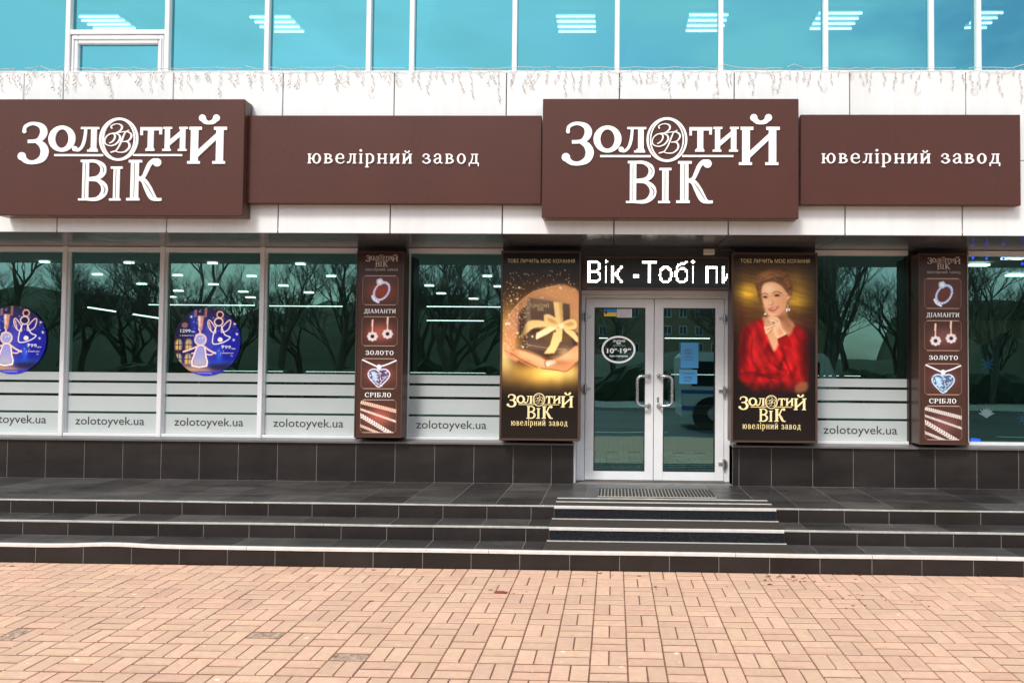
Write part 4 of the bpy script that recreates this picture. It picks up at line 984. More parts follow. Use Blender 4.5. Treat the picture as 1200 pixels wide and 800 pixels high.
    # earrings
    for a, b, s in ((541,520,1),(345,560,.6)):
        p.line([(a,b-40*s),(a-2,b-10*s)], 5*s, (236,220,200), .9, 3)
        for k in range(7): p.ell(a-12*s+(k%3)*12*s, b+10*s*(k//3), 6*s, 6*s, (240,232,222), .95, 0, .5)
    # dress
    p.poly([(322,600),(250,632),(160,680),(128,740),(110,850)]+b2([(90,120),(85,210),(85,320),(150,390),(200,460),(500,460),(520,440),(600,350),(610,200),(600,60)])+[(710,770),(680,700),(600,655),(560,740),(470,790)]+b2([(350,140),(300,0)])+[(355,740)], red, 1, 3)
    dm = blur(p.mask([(322,600),(250,632),(160,680),(128,740),(110,850),(95,1000),(100,1130),(200,1270),(600,1270),(720,1000),(720,770),(600,655),(560,740),(470,790),(418,890),(355,740)]),2)
    p.mod(dm, .30, 40, 150, 24, 21); p.mod(dm, .22, 26, 90, -30, 22); p.glow(240, 800, 70, 120, rl, .55); p.glow(300, 960, 120, 50, rl, .45); p.glow(560, 880, 40, 110, (188,34,34), .5); p.glow(480, 1130, 90, 26, (190,36,34), .5)
    p.glow(150, 900, 40, 260, rd, .7); p.glow(690, 960, 56, 260, rd, .8); p.glow(330, 1090, 200, 22, rd, .6)
    for q, w, cc, al in (([(170,720),(150,830),(120,950),(110,1060)],34,rd,.7),([(330,640),(340,740),(420,880),(520,1010)],16,rl,.8),([(250,680),(240,800),(270,960),(330,1060)],40,rl,.45),
        ([(130,1080),(240,1070),(360,1110),(470,1120)],20,rd,.8),([(140,1140),(260,1150),(400,1130)],16,rl,.5),([(480,850),(520,980),(560,1090),(590,1130)],18,rd,.85),([(560,800),(600,930),(620,1060)],40,rl,.30),
        ([(680,800),(690,930),(660,1080)],36,rd,.7),([(360,960),(440,1020),(520,1060)],12,rd,.8),([(330,1000),(440,1050),(520,1100)],10,rl,.7),([(230,780),(220,900),(230,1000)],10,rd,.7),([(460,1120),(470,1180),(460,1250)],14,rd,.8),([(500,940),(470,1000),(520,1050)],14,rd,.8)):
        p.line(q, w*.7, cc, al*.8, w*1.1)
    p.put(np.clip((y-1120)/130,0,1), (28,21,18), .92)
    p.put(np.clip((np.abs(x-(400-(y-500)*.01))-265)/80,0,1)*np.clip((y-640)/200,0,1), (26,17,14), .85)
    p.poly([(330,620),(420,700),(470,790)]+b2([(350,138),(300,10)])+[(345,730)], (222,168,126), 1, 2, 1)
    # hand under the chin
    p.poly([(362,588),(440,588),(470,620),(486,680),(528,740),(470,775),(430,760),(400,700),(350,735),(340,700),(335,672),(390,640)], (244,196,158), 1, 1, 3)
    for q in ([(350,668),(400,652),(430,636)],[(352,700),(400,680),(425,662)],[(372,730),(392,706),(410,690)],[(380,604),(430,612),(452,630)]): p.line(q, 5, (150,90,62), .75, 6)
    p.glow(470, 720, 30, 40, (200,140,102), .6); p.glow(400, 612, 40, 12, (255,216,180), .6)
    p.ell(410, 640, 12, 10, (90,60,46), .9, 0, .4); p.ell(408, 640, 5, 5, (245,240,230))
    p.poly([(446,780),(528,738),(560,800)]+b2([(480,100),(400,90)])+[(452,820)], red, 1, 1); p.line([(450,782),(528,742)], 8, rd, .7, 5)
    p.poly(b2([(498,385),(540,350),(590,360),(592,400),(560,430),(500,430)]), (150,96,66), .8, 3, 3)
    return p.c
t2, tw = lightbox('portrait_poster', 'tall lit poster of a smiling short-haired woman in a red dress, right of the door', 'poster', 'tall posters beside the door', 857, 958, 296, 518.5, 7.98, YWIN-.055, M['brown_frame'], lady, 210, 440, .26)
a, b = tw(867.5, 308.2); c, d = tw(949, 303.6); text('poster_slogan', 'ТОБІ ЛИЧИТЬ МОЄ КОХАННЯ', a, c, b, d, 7.983, M['gold_dim'], t2, .002)
a, zt = tw(864.8+.8, 462); c, zb = tw(945, 494); logo('poster_logo', a, c, zt, zb, 7.982, M['gold'], t2, .003, 4, grooves=M['gold_dim'])
a, zb = tw(870.5, 502.6); c, zt = tw(938.5, 497.4); serif('poster_lettering', 'ювелірний завод', a, c, zb, zt-zb, 7.982, M['gold'], t2, .002, .2, 3, .0001)

# --- narrow jewellery light boxes
def jewels(warm):
    pk = (176,98,86) if warm else (128,84,80)
    silver = (226,226,244) if warm else (206,226,246)
    def f(U, V):
        x = U*52; y = V*216                   # photo px inside the face (52 x 216)
        p = Paint(x, y, (78,54,46)); p.put(np.clip(1-y/60,0,1), (52,26,20))
        br = (150,118,104)
        def panel(y0, y1, glow, ga=1):
            m = p.mask(rrect(6,y0,46,y1,4)); p.put(blur(m,1), (84,56,48))
            q = Paint(x, y, (0,0,0)); g = np.exp(-(((x-27)/15)**2+((y-(y0+y1)/2-1)/11)**2)**1.3)
            p.put(g*m, glow, ga)
            p.line(rrect(6,y0,46,y1,4), .7, br, .75, .5, 1); p.line([(9,y0),(43,y0)], .9, (206,176,160), .8); p.line([(9,y1),(43,y1)], .9, (196,166,150), .8)
            return m
        panel(28, 62, (150,70,52) if warm else (112,62,52)); panel(76, 110, pk); panel(125, 160, pk, .8); m4 = panel(173, 211, pk)
        # ring
        t = math.radians(32); dx = x-27.5; dy = y-46; u = (dx*math.cos(t)+dy*math.sin(t)); v = (-dx*math.sin(t)+dy*math.cos(t))
        e = np.sqrt((u/8.6)**2+(v/12.6)**2); p.put(((e < 1) & (e > .74)).astype(float), (190,186,220) if warm else (170,190,226))
        p.put(((e < .96) & (e > .84)).astype(float)*(np.sin(np.arctan2(v,u)*22) > -.3), (240,240,255)); 
        p.line([(17,52),(19,56),(24,59)], 2.4, (236,238,255), 1)
        for k in range(5): a = k*1.2566; p.ell(25.5+2.2*math.cos(a), 35+2.2*math.sin(a), 2.1, 2.1, silver, .95, 0, .6)
        p.ell(25.5, 35, 1.6, 1.6, (255,255,255), 1, 0, .8)
        # earrings
        for cx, cy in ((18,99),(35,96)):
            p.line([(cx,cy-19),(cx-.4,cy-12)], 2.1, (248,214,196), 1); p.line([(cx,cy-11),(cx-.3,cy-6)], 1.5, (244,200,180), 1)
            for k in range(8): a = k*.785; p.ell(cx+4.3*math.cos(a), cy+4.0*math.sin(a), 1.9, 1.9, (240,226,224), .95, 0, .6)
            p.ell(cx, cy, 2.9, 2.9, (220,206,206)); p.ell(cx, cy, 2.1, 2.1, (58,34,60) if warm else (52,58,70))
        # heart pendant
        p.line([(7.5,126.5),(17,131),(25,134),(34,132),(45,127)], 1.7, (236,234,240), 1); p.ell(26, 135, 2.6, 3.4, (210,226,246), 1)
        H = [(26,140),(30,137.4),(35,138),(38,142),(37,147),(32,153),(26,158),(20,153),(15,147),(14,142),(17,138),(22,137.4)]
        p.poly(H, (104,84,112) if warm else (92,112,140), 1, 1, 3); p.line(H+[H[0]], 1.3, silver, 1, .6, 4)
        r = random.Random(9)
        for _ in range(80):
            a = r.uniform(15,37); b = r.uniform(139,156)
            if abs(a-26) < (158-b)*.9: p.line([(a,b),(a+r.uniform(-2,2),b+r.uniform(-2,2))], .8, silver if r.random() < .75 else (70,54,84), .95, .5)
        p.poly([(17,140),(22,140),(25,150),(21,152)], (190,226,252), .8, 1)
        # chains
        q = Paint(x, y, (0,0,0)); keep = p.c.copy()
        for a, b, w, cc, pat in (((7,176),(46,186),4.2,(248,206,180),2.1),((6,184),(46,198),2.6,(250,226,206),1.4),((6,191),(42,213),5.0,(246,232,226),3.0),((6,203),(30,213),3.2,(236,206,186),1.9)):
            p.line([a,b], w, cc if warm else tuple(int(c*.96) for c in (236,228,222)), 1, .6, 1, pat)
        k = m4[...,None]; p.c = p.c*k+keep*(1-k)
        return p.c
    return f
def pillar(label, xm0, xm1, zt, zb, warm, xoff):
    t, tw = lightbox('jewellery_light_box', label, 'light box', 'narrow jewellery light boxes between the windows', xm0, xm1, zt, zb, 8.04, YWIN-.055, M['brown_frame'], jewels(warm), 150, 620, .16, .012)
    w = (xm1-xm0)/52; X = lambda u: xm0+u*w; Yy = lambda v: zt+v*(zb-zt)/216
    y0 = 8.0435
    a, z1 = tw(X(9.5), Yy(3.5)); c, z0 = tw(X(45), Yy(18)); logo('box_logo', a, c, z1, z0, y0, M['silver_print'], t, .002, 3)
    a, z0 = tw(X(9.5), Yy(22.6)); c, z1 = tw(X(45), Yy(20.2)); serif('box_lettering', 'ювелірний завод', a, c, z0, z1-z0, y0, M['silver_print'], t, .0015, .15, 3, .0001)
    for s, a_, b_, v0, v1 in (('ДІАМАНТИ',8.5,43.5,72,67.2),('ЗОЛОТО',11,42,120.4,115.6),('СРІБЛО',11,40,169.3,164.2)):
        a, z0 = tw(X(a_), Yy(v0)); c, z1 = tw(X(b_), Yy(v1)); serif('box_lettering', s, a, c, z0, z1-z0, y0, M['letter'], t, .0015, .1, 3, .0001)
pillar('narrow jewellery light box left of the gift poster, with a ring and pink-glowing earrings', 416.6, 472.3, 294.5, 512.5, True, 0)
pillar('narrow jewellery light box at the far right, beyond the portrait poster, with paler print', 1076.5, 1134, 297, 521, False, 0)

# --- round window stickers
def angel(U, V):
    x = 158+U*520; y = 130+V*538
    p = Paint(x, y, (16,16,120))
    p.put(np.clip((300-y)/170,0,1), (22,10,22)); p.put(np.clip((330-x)/200,0,1)*np.clip((560-y)/100,0,1), (26,12,26), .9)
    p.glow(560, 420, 190, 170, (22,26,190), .7); p.glow(310, 230, 30, 110, (40,70,190), .8); p.glow(515, 500, 24, 60, (40,110,230), .9); p.glow(430, 400, 80, 200, (120,120,220), .6)
    p.glow(560, 570, 160, 26, (40,120,230), .6)
    for a, b in ((170,380),(248,378),(170,492),(246,492)):
        p.poly([(a,b+88),(a,b+25),(a+12,b+4),(a+26,b),(a+40,b+4),(a+52,b+25),(a+52,b+88)], (236,190,100), 1, 2); p.poly([(a+26,b+10),(a+50,b+30),(a+50,b+60),(a+28,b+60)], (130,150,220), .8, 3)
        p.line([(a+26,b),(a+26,b+88)], 5, (40,24,20)); p.line([(a,b+48),(a+52,b+48)], 5, (40,24,20))
    p.poly([(180,560),(260,590),(420,610),(560,640),(420,672),(260,640)], (240,186,110), .9, 6, 2); p.poly([(420,590),(620,560),(600,610),(480,630)], (36,24,50), .8, 5)
    p.poly([(250,640),(600,630),(540,680),(300,680)], (30,40,200), .9, 3); p.line([(348,650),(460,650)], 5, (220,220,240), .7)
    gd, lt = (250,216,200), (255,244,236)
    for q in ([(325,160),(322,200)],[(405,140),(402,200)]):
        p.line(q, 20, (206,140,120), .9, 3, 6, 22)
    p.poly([(338,198),(392,198),(380,300),(362,335),(348,300)], (216,150,128), 1, 1); p.poly([(345,200),(362,200),(362,290),(352,290)], (250,240,240), 1, 1)
    p.ell(366, 385, 50, 50, gd); p.ell(366, 385, 37, 37, (176,176,232)); p.line([(358,372),(360,378)], 7, (255,240,240)); p.line([(380,368),(382,376)], 7, (255,240,240))
    p.line([(330,350),(362,332),(350,300)], 10, gd)
    D = [(345,435),(395,435),(412,520),(418,592),(305,592),(318,510)]; p.poly(D, (170,168,226), 1, 2); p.poly([(316,540),(410,540),(416,590),(306,590)], (200,190,170), .8, 8)
    p.line(D+[D[0]], 13, gd, 1, 3, 2); p.line(D+[D[0]], 5, lt, 1, 3, 2)
    p.line([(345,438),(290,462),(235,482)], 14, gd, 1, 3); p.line([(395,438),(440,470),(485,492)], 14, gd, 1, 3); p.line([(300,495),(318,490)], 10, gd); p.line([(420,500),(450,505),(470,490)], 9, gd)
    # winged pendant
    p.ell(515, 188, 30, 30, (232,176,158)); p.ell(515, 188, 19, 19, (20,10,40)); p.ell(505, 245, 38, 36, gd); p.ell(505, 245, 27, 25, (20,14,90))
    for q in ([(480,290),(440,235),(422,240),(425,280),(450,320),(482,330)],[(530,290),(580,235),(600,240),(585,300),(545,325),(528,322)]): p.line(q+[q[0]], 9, gd, 1, 3, 3)
    q = [(488,280),(466,345),(462,412),(500,418),(560,398),(598,365),(555,345),(528,280)]; p.line(q, 9, lt, 1, 3, 3); p.ell(520, 385, 20, 18, lt); p.line([(432,250),(450,320)], 7, gd)
    p.ell(241, 272, 24, 22, (150,112,96))
    r = random.Random(3)
    for _ in range(46): p.glow(r.uniform(230,670), r.uniform(140,520), *([r.uniform(3,6)]*2), (235,235,255), r.uniform(.3,.9))
    for a, b in ((630,260),(650,340),(540,436),(625,386),(290,205)): p.glow(a, b, 10, 10, (255,255,255), 1)
    return p.c
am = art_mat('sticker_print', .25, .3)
for cx, lab in ((15.2, 'round blue angel-pendant sticker cut off by the left edge of the photo'), (242.7, 'whole round blue angel-pendant sticker on the third window from the left box')):
    lab = 'round dark blue angel pendant sticker on the leftmost window, cut off by the picture edge' if cx < 100 else 'whole round dark blue angel pendant sticker on the third window from the left'
    yy = YWIN+.030; cz = 398 if cx < 100 else 400
    x0, x1 = W(cx-39, cz, yy)[0], W(cx+39, cz, yy)[0]; z1, z0 = W(cx, cz-40, yy)[1], W(cx, cz+40, yy)[1]
    t = thing('window_sticker', lab, 'sticker', 'round angel stickers on the shop windows')
    art('printed_disc', (x0, x1, z0, z1), yy, 170, 174, angel, am, t, oval=True)
    k = (x1-x0)/520; kz = (z1-z0)/538
    for s, a, b, c, d in (('799',532,456,606,430),('грн',606,462,640,450),('1299',208,330,288,304),('грн',292,332,322,318),('з фіанітом',522,496,626,484),('з фіанітом',204,360,312,348)):
        text('sticker_lettering', s, x0+(a-158)*k, x0+(c-158)*k, z1-(b-130)*kz, z1-(d-130)*kz, yy, M['letter'], t, .0015, bold=.02)

# ================================================================== THINGS STUCK ON THE DOOR
yd = YDOOR-.006
def dxy(px_, py_): return W(px_, py_, yd)
t = thing('flag_sticker', 'small blue and yellow flag sticker at the top of the left door pane', 'sticker')
(a, z1), (b, z0) = dxy(707.8, 361.8), dxy(722.6, 370.6); zm = (z0+z1)/2
MB().box(a, b, yd, yd+.0015, zm, z1).build('blue_half', mat('flag_blue', lin((30,140,215)), .4), t); MB().box(a, b, yd, yd+.0015, z0, zm-.0003).build('yellow_half', mat('flag_yellow', lin((250,215,30)), .4), t)
MB().disc(a+.024, yd-.001, zm+.002, .014, .020, 18, .0009).build('round_emblem', mat('emblem', (.05,.03,.03), .5), t)
(a, z1), (b, z0) = dxy(723.0, 361.8), dxy(740.5, 372)
t = tag(MB().box(a, b, yd, yd+.0015, z0, z1).build('notice', mat('notice_paper', (.78,.78,.80), .6)), 'white printed notice beside the flag sticker on the left door pane', 'notice')
r = random.Random(2); mk = MB(); xx = a+.008
for row in range(4):
    xx = a+.008
    while xx < b-.02:
        w = r.uniform(.006,.02); zz = z1-.014-row*.022; mk.box(xx, xx+w, yd-.001, yd-.0002, zz-.006, zz); xx += w+.006
stuff(mk.build('printed_line', mat('notice_ink', (.12,.12,.3), .6), t))
(a, z1), (b, z0) = dxy(702.5, 362.5), dxy(707, 364.5)
tag(MB().box(a, b, yd, yd+.0015, z0, z1).build('label_sticker', mat('label_red', (.25,.02,.02), .5)), 'tiny dark red label at the top left corner of the left door pane', 'sticker')
(cx, cz) = dxy(724.8, 409.5); rx = dxy(744.7, 409)[0]-cx; rz = cz-dxy(724.8, 425.6)[1]
t = thing('hours_sticker', 'oval white opening hours sticker on the left door pane', 'sticker')
letters('oval_ring', [('R',0,0,rx,rz,.022,.022)], lambda q: cx+q, lambda q: cz+q, yd, .0012, M['letter'], t)
def ot(s, a, c, b, d, bold=.03): 
    x0, z0 = dxy(a, b); x1, z1 = dxy(c, d); text('sticker_lettering', s, x0, x1, z0, z1, yd, M['letter'], t, .0012, bold=bold)
ot('10', 711.2, 719.6, 413.8, 408); ot('00', 719.9, 723.2, 410.2, 408); ot('·', 724.1, 725.3, 411.6, 410.6); ot('19', 726.6, 735.2, 413.8, 408); ot('00', 735.6, 739.3, 410.2, 408); ot('Без перерви', 714.5, 735.5, 418.4, 416)
x0, z1 = dxy(718, 397.5); x1, z0 = dxy(732.5, 403.5); logo('sticker_logo', x0, x1, z1, z0, yd, M['letter'], t, .0012, 3)
x0, z0 = dxy(718.5, 405.4); x1, z1 = dxy(732.5, 404.4); text('sticker_lettering', 'ювелірний завод', x0, x1, z0, z1, yd, M['letter'], t, .001)
bl = mat('blue_paper', lin((70,150,205)), .6)
for (a_, b_, c_, d_, lab, lines) in ((797.6,401.3,818.4,431.2,'upper tall light blue paper notice on the right door pane', ((803,409,5),(802,411,7),(802,413,7),(803,415,5),(801,418,8),(802,421,7))),
                                     (796,433,817,449.6,'lower light blue paper notice with handwriting on the right door pane', ())):
    (a, z1), (b, z0) = dxy(a_, b_), dxy(c_, d_)
    o = tag(MB().box(a, b, yd, yd+.0015, z0, z1).build('paper_notice', bl), lab, 'notice', 'blue paper notices on the right door pane')
    if lines:
        mk = MB()
        for (u, v, w) in lines: p0 = dxy(u-.5, v); p1 = dxy(u+w*1.4, v+.6); mk.box(p0[0], p1[0], yd-.001, yd-.0002, p1[1], p0[1])
        stuff(mk.build('printed_line', M['url'], o))
    else:
        for s, u0, u1, v in (('Обережно!',799,814.5,438.6),('Скляні',801,811.5,443.2),('двері',801,810.5,447.2)):
            p0 = dxy(u0, v); p1 = dxy(u1, v-2.7); text('handwriting', s, p0[0], p1[0], p0[1], p1[1], yd, M['url'], o, .001, shear=.3)

# ================================================================== INSIDE: lamps, showcases, hanging things
def ceil_pt(px_, py_, z): return WG(px_, py_, z)
for i, (x0, x1, y0, y1) in enumerate(((88,140,19.5,33),(292,341,20,37),(651,698,19,37),(807,854,17.5,36),(959,1011,15.5,33.5),(1148,1176,15,32.5))):
    zc = 7.50; A = ceil_pt(x0, y0, zc); B = ceil_pt(x1, y0, zc); C_ = ceil_pt((x0+x1)/2, y1, zc)
    lab = ('upstairs', )[0]
    where = ('above the opening window sash at the left','behind the mullion right of the left logo sign','above the long middle sign','above the logo sign over the door','above the left part of the right long sign','at the upper right corner of the photo')[i]
    t = thing('tube_light', 'four-tube ceiling light upstairs '+where, 'ceiling light', 'tube lights on the upper floor ceiling')
    xa, xb = A[0], B[0]; ya, yb = A[1], C_[1]
    MB().box(xa, xb, ya-.03, yb+.03, zc+.02, zc+.07).build('lamp_tray', M['frame_grey'], t)
    for k in range(4):
        y = ya+(yb-ya)*k/3; MB().box(xa+.01, xb-.01, y-.014, y+.014, zc-.02, zc+.006).build('tube', M['tube'], t)
lampc = []
for px_, py_ in ((52,308.5),(114,323),(151,309.5),(166,334),(208,324),(209,342),(249,310),(250,334.5),(285,343),(295,325),(352,311),(388,325),(332,336),(362,344),(361,362),(346,372),(503,336),(517,345),(571,325),(584,337),(561,354),(325,368)):
    lampc.append(WG(px_, py_, 3.08))
me = MB().box(-.10, .10, -.055, .055, -.02, .02, .006).mesh('downlight', M['lamp'])
LD = ['in the leftmost window above the cut-off sticker','at the left edge of the second window','at the top right of the second window','lower right in the second window','at the left edge of the third window','left above the whole round sticker',
 'at the top middle of the third window','just above the whole round sticker','right of the whole round sticker','at the upper right of the third window','at the top left of the fourth window','at the upper right of the fourth window','middle left in the fourth window',
 'in the middle of the fourth window','under the light strip in the fourth window, right one','under the light strip in the fourth window, lower one','top left in the window left of the gift poster','second from left in the window left of the gift poster','top right in the window left of the gift poster',
 'right, just above the light strip, beside the gift poster','right, nearest the light strip, beside the gift poster','low at the left edge of the fourth window']
labs = {i: 'small white ceiling downlight '+q for i, q in enumerate(LD)}
for i, (x, y) in enumerate(lampc):
    if y > 15.8: y = 15.8
    o = link('downlight', me, None, None, (x, y, 3.10)); k = y/10*.62; o.scale = (k, k*.7, .6)
    tag(o, labs.get(i, 'small white ceiling downlight among those glimpsed inside through the dark shop windows'), 'ceiling light', 'downlights on the shop ceiling')
for (px_, py_, lab) in ((1147,311,'long white ceiling lamp at the left of the far right window'),(1187,303,'upper long white ceiling lamp in the far right window'),(1190,323,'lower long white ceiling lamp at the right picture edge')):
    x, y = WG(px_, py_, 3.08); tag(MB().box(x-.13, x+.13, y-.05, y+.05, 3.07, 3.1, .004).build('ceiling_lamp', M['lamp']), lab, 'ceiling light', 'long ceiling lamps in the far right window')
def strip(a, b, z, Y, label):
    xa, za = W(*a, Y); xb, zb = W(*b, Y)
    o = MB().box(xa, xb, Y, Y+.02, (za+zb)/2-.007, (za+zb)/2+.007).build('light_strip', M['lamp']); tag(o, label, 'light strip', 'light strips over the showcases')
strip((174,357.3), (298,357.3), 0, 13, 'long light strip over the showcases behind the angel sticker')
strip((314,358.6), (401,358.6), 0, 13, 'light strip over the showcases left of the narrow jewellery box')
strip((500,359), (587,359.6), 0, 13, 'upper light strip in the window right of the narrow jewellery box')
strip((500,375.6), (568,375.6), 0, 12, 'lower light strip in the window right of the narrow jewellery box')
strip((779,396), (832,396.5), 0, 13, 'light strip seen through the right door pane')
strip((702,396), (712,396), 0, 13, 'short light strip seen through the left door pane')
(x0_, z0_), (x1_, z1_) = W(103,360,12), W(188,373,12)
tag(MB().tube([(x0_,12,z0_),(x1_,12,z1_)], .013, 6).build('light_strip', M['lamp']), 'slanting light strip in the second window from the left', 'light strip')
def showcase(x, y, w, label):
    t = thing('showcase', label, 'showcase', 'jewellery showcases inside the shop', (x, y, ZP-.03))
    def b(n, m_, *q): MB().box(*q).build(n, M[m_], t)
    b('cabinet_base', 'wood', -w/2, w/2, 0, .55, 0, .55); b('shelf', 'frame', -w/2+.02, w/2-.02, .03, .52, .84, .85)
    b('case_glass', 'car_glass', -w/2+.015, w/2-.015, .015, .02, .551, 1.15); b('top_rail', 'steel', -w/2, w/2, 0, .04, 1.151, 1.18); b('lit_shelf_edge', 'lamp', -w/2+.05, w/2-.05, .018, .024, 1.182, 1.188)
    for s in (-1, 1): b('corner_post', 'steel', s*w/2-.015, s*w/2+.015, 0, .012, .551, 1.15)
for x, y, lab in ((-6.4,12.6,'dark showcase deep inside behind the leftmost window'),(-4.6,12.6,'dark showcase deep inside behind the round sticker window'),(-2.9,12.6,'dark showcase deep inside left of the narrow jewellery box'),(-1.1,12.4,'dark showcase deep inside between the jewellery box and the gift poster'),(1.7,13,'dark showcase deep inside behind the right door pane'),(3.6,13,'dark showcase deep inside behind the window right of the portrait poster')):
    showcase(x, y, 1.5, lab)
for px_, py_, s, Y, lab in ((577,374,'Серебро',9.2,'dark oval hanging sign behind the window, half hidden by the gift poster'),(146,365,'Золото',9.6,'dark oval hanging sign inside the second window from the left')):
    x, z = W(px_, py_, Y); t = thing('hanging_sign', lab, 'hanging sign', 'dark oval signs hanging inside the shop')
    MB().disc(x, Y, z, .115, .062, 36, .02).build('oval_board', M['black'], t)
    text('sign_lettering', s, x-.075, x+.075, z-.02, z+.02, Y-.002, M['pale_decal'], t)
    for e in (-.07, .07): MB().tube([(x+e,Y+.01,z+.05),(x+e,Y+.01,3.1)], .003, 5).build('hanging_wire', M['steel'], t)
# pale curtain strips inside the window right of the portrait
for k, (px_, w) in enumerate(((962,5),(969,4),(977,5),(986,6))):
    x, _ = W(px_, 400, 8.6); h = w*.0045; mb = MB()
    v = [(x-h+2*h*i/8, 8.6+.02*math.sin(i*2.2), z) for i in range(9) for z in (.9, 2.95)]
    mb.add(v, [(2*i,2*i+2,2*i+3,2*i+1) for i in range(8)])
    o = mb.build('curtain_strip', M['sheer']); tag(o, ('first','second','third','fourth')[k]+' pale hanging curtain strip counted from the portrait poster', 'curtain', 'pale curtain strips')
t = thing('reception_counter', 'banded tan and grey counter inside the shop, seen low through the door glass', 'counter')
c0, c1 = W(690,480,10.6)[0], W(845,480,10.6)[0]
for k, (za, zb_, mm) in enumerate(((.36,.80,'wall_in'),(.80,.90,'tanband'),(.90,1.0,'greyband'),(1.0,1.08,'tanband'),(1.08,1.12,'greyband'))):
    MB().box(c0, c1, 10.6+.01*(k%2), 11.1, za+.002, zb_, .004).build('counter_band', M[mm], t)
# far right window: clothes rack, curtain, snowflakes, blue lights
x, _ = W(1165, 400, 9.2)
bm_ = MB()
v = [(x-.5+1.7*i/40, 10.2+.04*math.sin(i*1.9), z) for i in range(41) for z in (1.2, 2.35)]
bm_.add(v, [(2*i,2*i+2,2*i+3,2*i+1) for i in range(40)]); tag(bm_.build('beige_curtain', M['blind']), 'wide beige pleated curtain inside the far right window', 'curtain')
t = thing('clothes_stand', 'dark clothes stand with a long coat behind the far right window', 'clothes stand')
cx = W(1188, 420, 8.75)[0]; prof = [(.05,2.12),(.10,2.06),(.24,1.98),(.36,1.90),(.42,1.7),(.40,1.3),(.36,.98),(.34,.80)]
v = []; n_ = 20
for r_, z in prof:
    for k in range(n_):
        a = 2*math.pi*k/n_; e = 1+.06*math.sin(k*3.1+z*2); v.append((cx+r_*math.cos(a)*e, 8.95+r_*.45*math.sin(a)*e, z))
MB().add(v, [(i*n_+k, i*n_+(k+1)%n_, (i+1)*n_+(k+1)%n_, (i+1)*n_+k) for i in range(len(prof)-1) for k in range(n_)]).build('long_coat', M['cloth'], t, True)
for s in (-1, 1): MB().tube([(cx+s*.34,8.95,1.88),(cx+s*.43,8.93,1.5),(cx+s*.42,8.9,1.12)], [.07,.065,.05], 10).build('sleeve', M['cloth'], t, True)
MB().tube([(cx,8.95,.37),(cx,8.95,2.2)], .012, 8).build('stand_pole', M['steel'], t); MB().disc(cx, 8.8, .38, .22, .02, 24, .3).build('stand_foot', M['steel'], t)
for px_, py_, s, lab in ((1157,427,11,'blue star snowflake in the lower part of the far right window'),(1199,490,9,'blue snowflake at the right picture edge low in the far right window')):
    x, z = W(px_, py_, YWIN+.07); r = s*.0095; mb = MB()
    for k in range(8):
        a = k*math.pi/4; c, d = math.cos(a), math.sin(a); w = r*.13
        mb.add([(x-d*w,YWIN+.06,z+c*w),(x+d*w,YWIN+.06,z-c*w),(x+c*r,YWIN+.06,z+d*r),(x-d*w,YWIN+.066,z+c*w),(x+d*w,YWIN+.066,z-c*w),(x+c*r,YWIN+.066,z+d*r)], [(0,1,2),(5,4,3),(0,3,4,1),(1,4,5,2),(2,5,3,0)])
    tag(mb.build('snowflake', M['blue_decor']), lab, 'snowflake', 'blue snowflakes')
x, z = W(1156, 487, YWIN+.035); pr = []
for k in range(-3, 4):
    a = math.radians(90-k*24); L1 = .095
    pr.append(('S',[(0,-.02,.012),(L1*.5*math.cos(a)-.012*(k or 0)/3, L1*.5*math.sin(a),.030),(L1*math.cos(a), L1*math.sin(a),.002)]))
tag(letters('lotus_decal', pr, lambda q: x+q, lambda q: z+q, YWIN+.038, .002, M['pale_decal'], None), 'pale lotus flower decal low on the far right window', 'sticker')
t = thing('blue_fairy_lights', 'string of blue fairy lights across the top of the far right window', 'string lights')
pts = []
for px_, py_ in ((1137,301),(1140,302.5),(1148,301.5),(1156,303),(1166,301),(1176,303),(1187,305),(1198,309),(1210,305)): a, b = W(px_, py_, YWIN+.07); pts.append((a, YWIN+.07, b))
MB().tube(pts, .003, 5).build('light_wire', M['black'], t)
for p in (pts[1], pts[3], pts[5], pts[7]): MB().tube([(p[0],p[1],p[2]-.012),(p[0],p[1],p[2]+.012)], .011, 8).build('blue_bulb', M['blue_lamp'], t)
x, z = W(1143, 515, YWIN+.08); MB().tube([(x-.04,YWIN+.08,z),(x+.05,YWIN+.09,z-.01)], .02, 8).build('blue_bulb', M['blue_lamp'], t)

# ================================================================== ACROSS THE STREET (seen mirrored in the glass)
struct(MB().box(-80, 80, -14, -1.05, -.3, -.16).build('road', M['asphalt']))
struct(MB().box(-80, 80, -1.05, -.9, -.3, 0).build('kerb', M['kerb'])); struct(MB().box(-80, 80, -14.2, -14, -.3, -.04).build('kerb', M['kerb']))
struct(MB().box(-80, 80, -20, -14.2, -.3, -.06).build('far_pavement', M['concrete']))
for i in range(-12, 13): struct(MB().box(i*6-1.5, i*6+1.5, -3.95, -3.83, -.17, -.156).build('lane_marking', M['roadpaint']))
struct(MB().box(-80, 80, -1.6, -1.5, -.17, -.156).build('edge_line', M['roadpaint']))
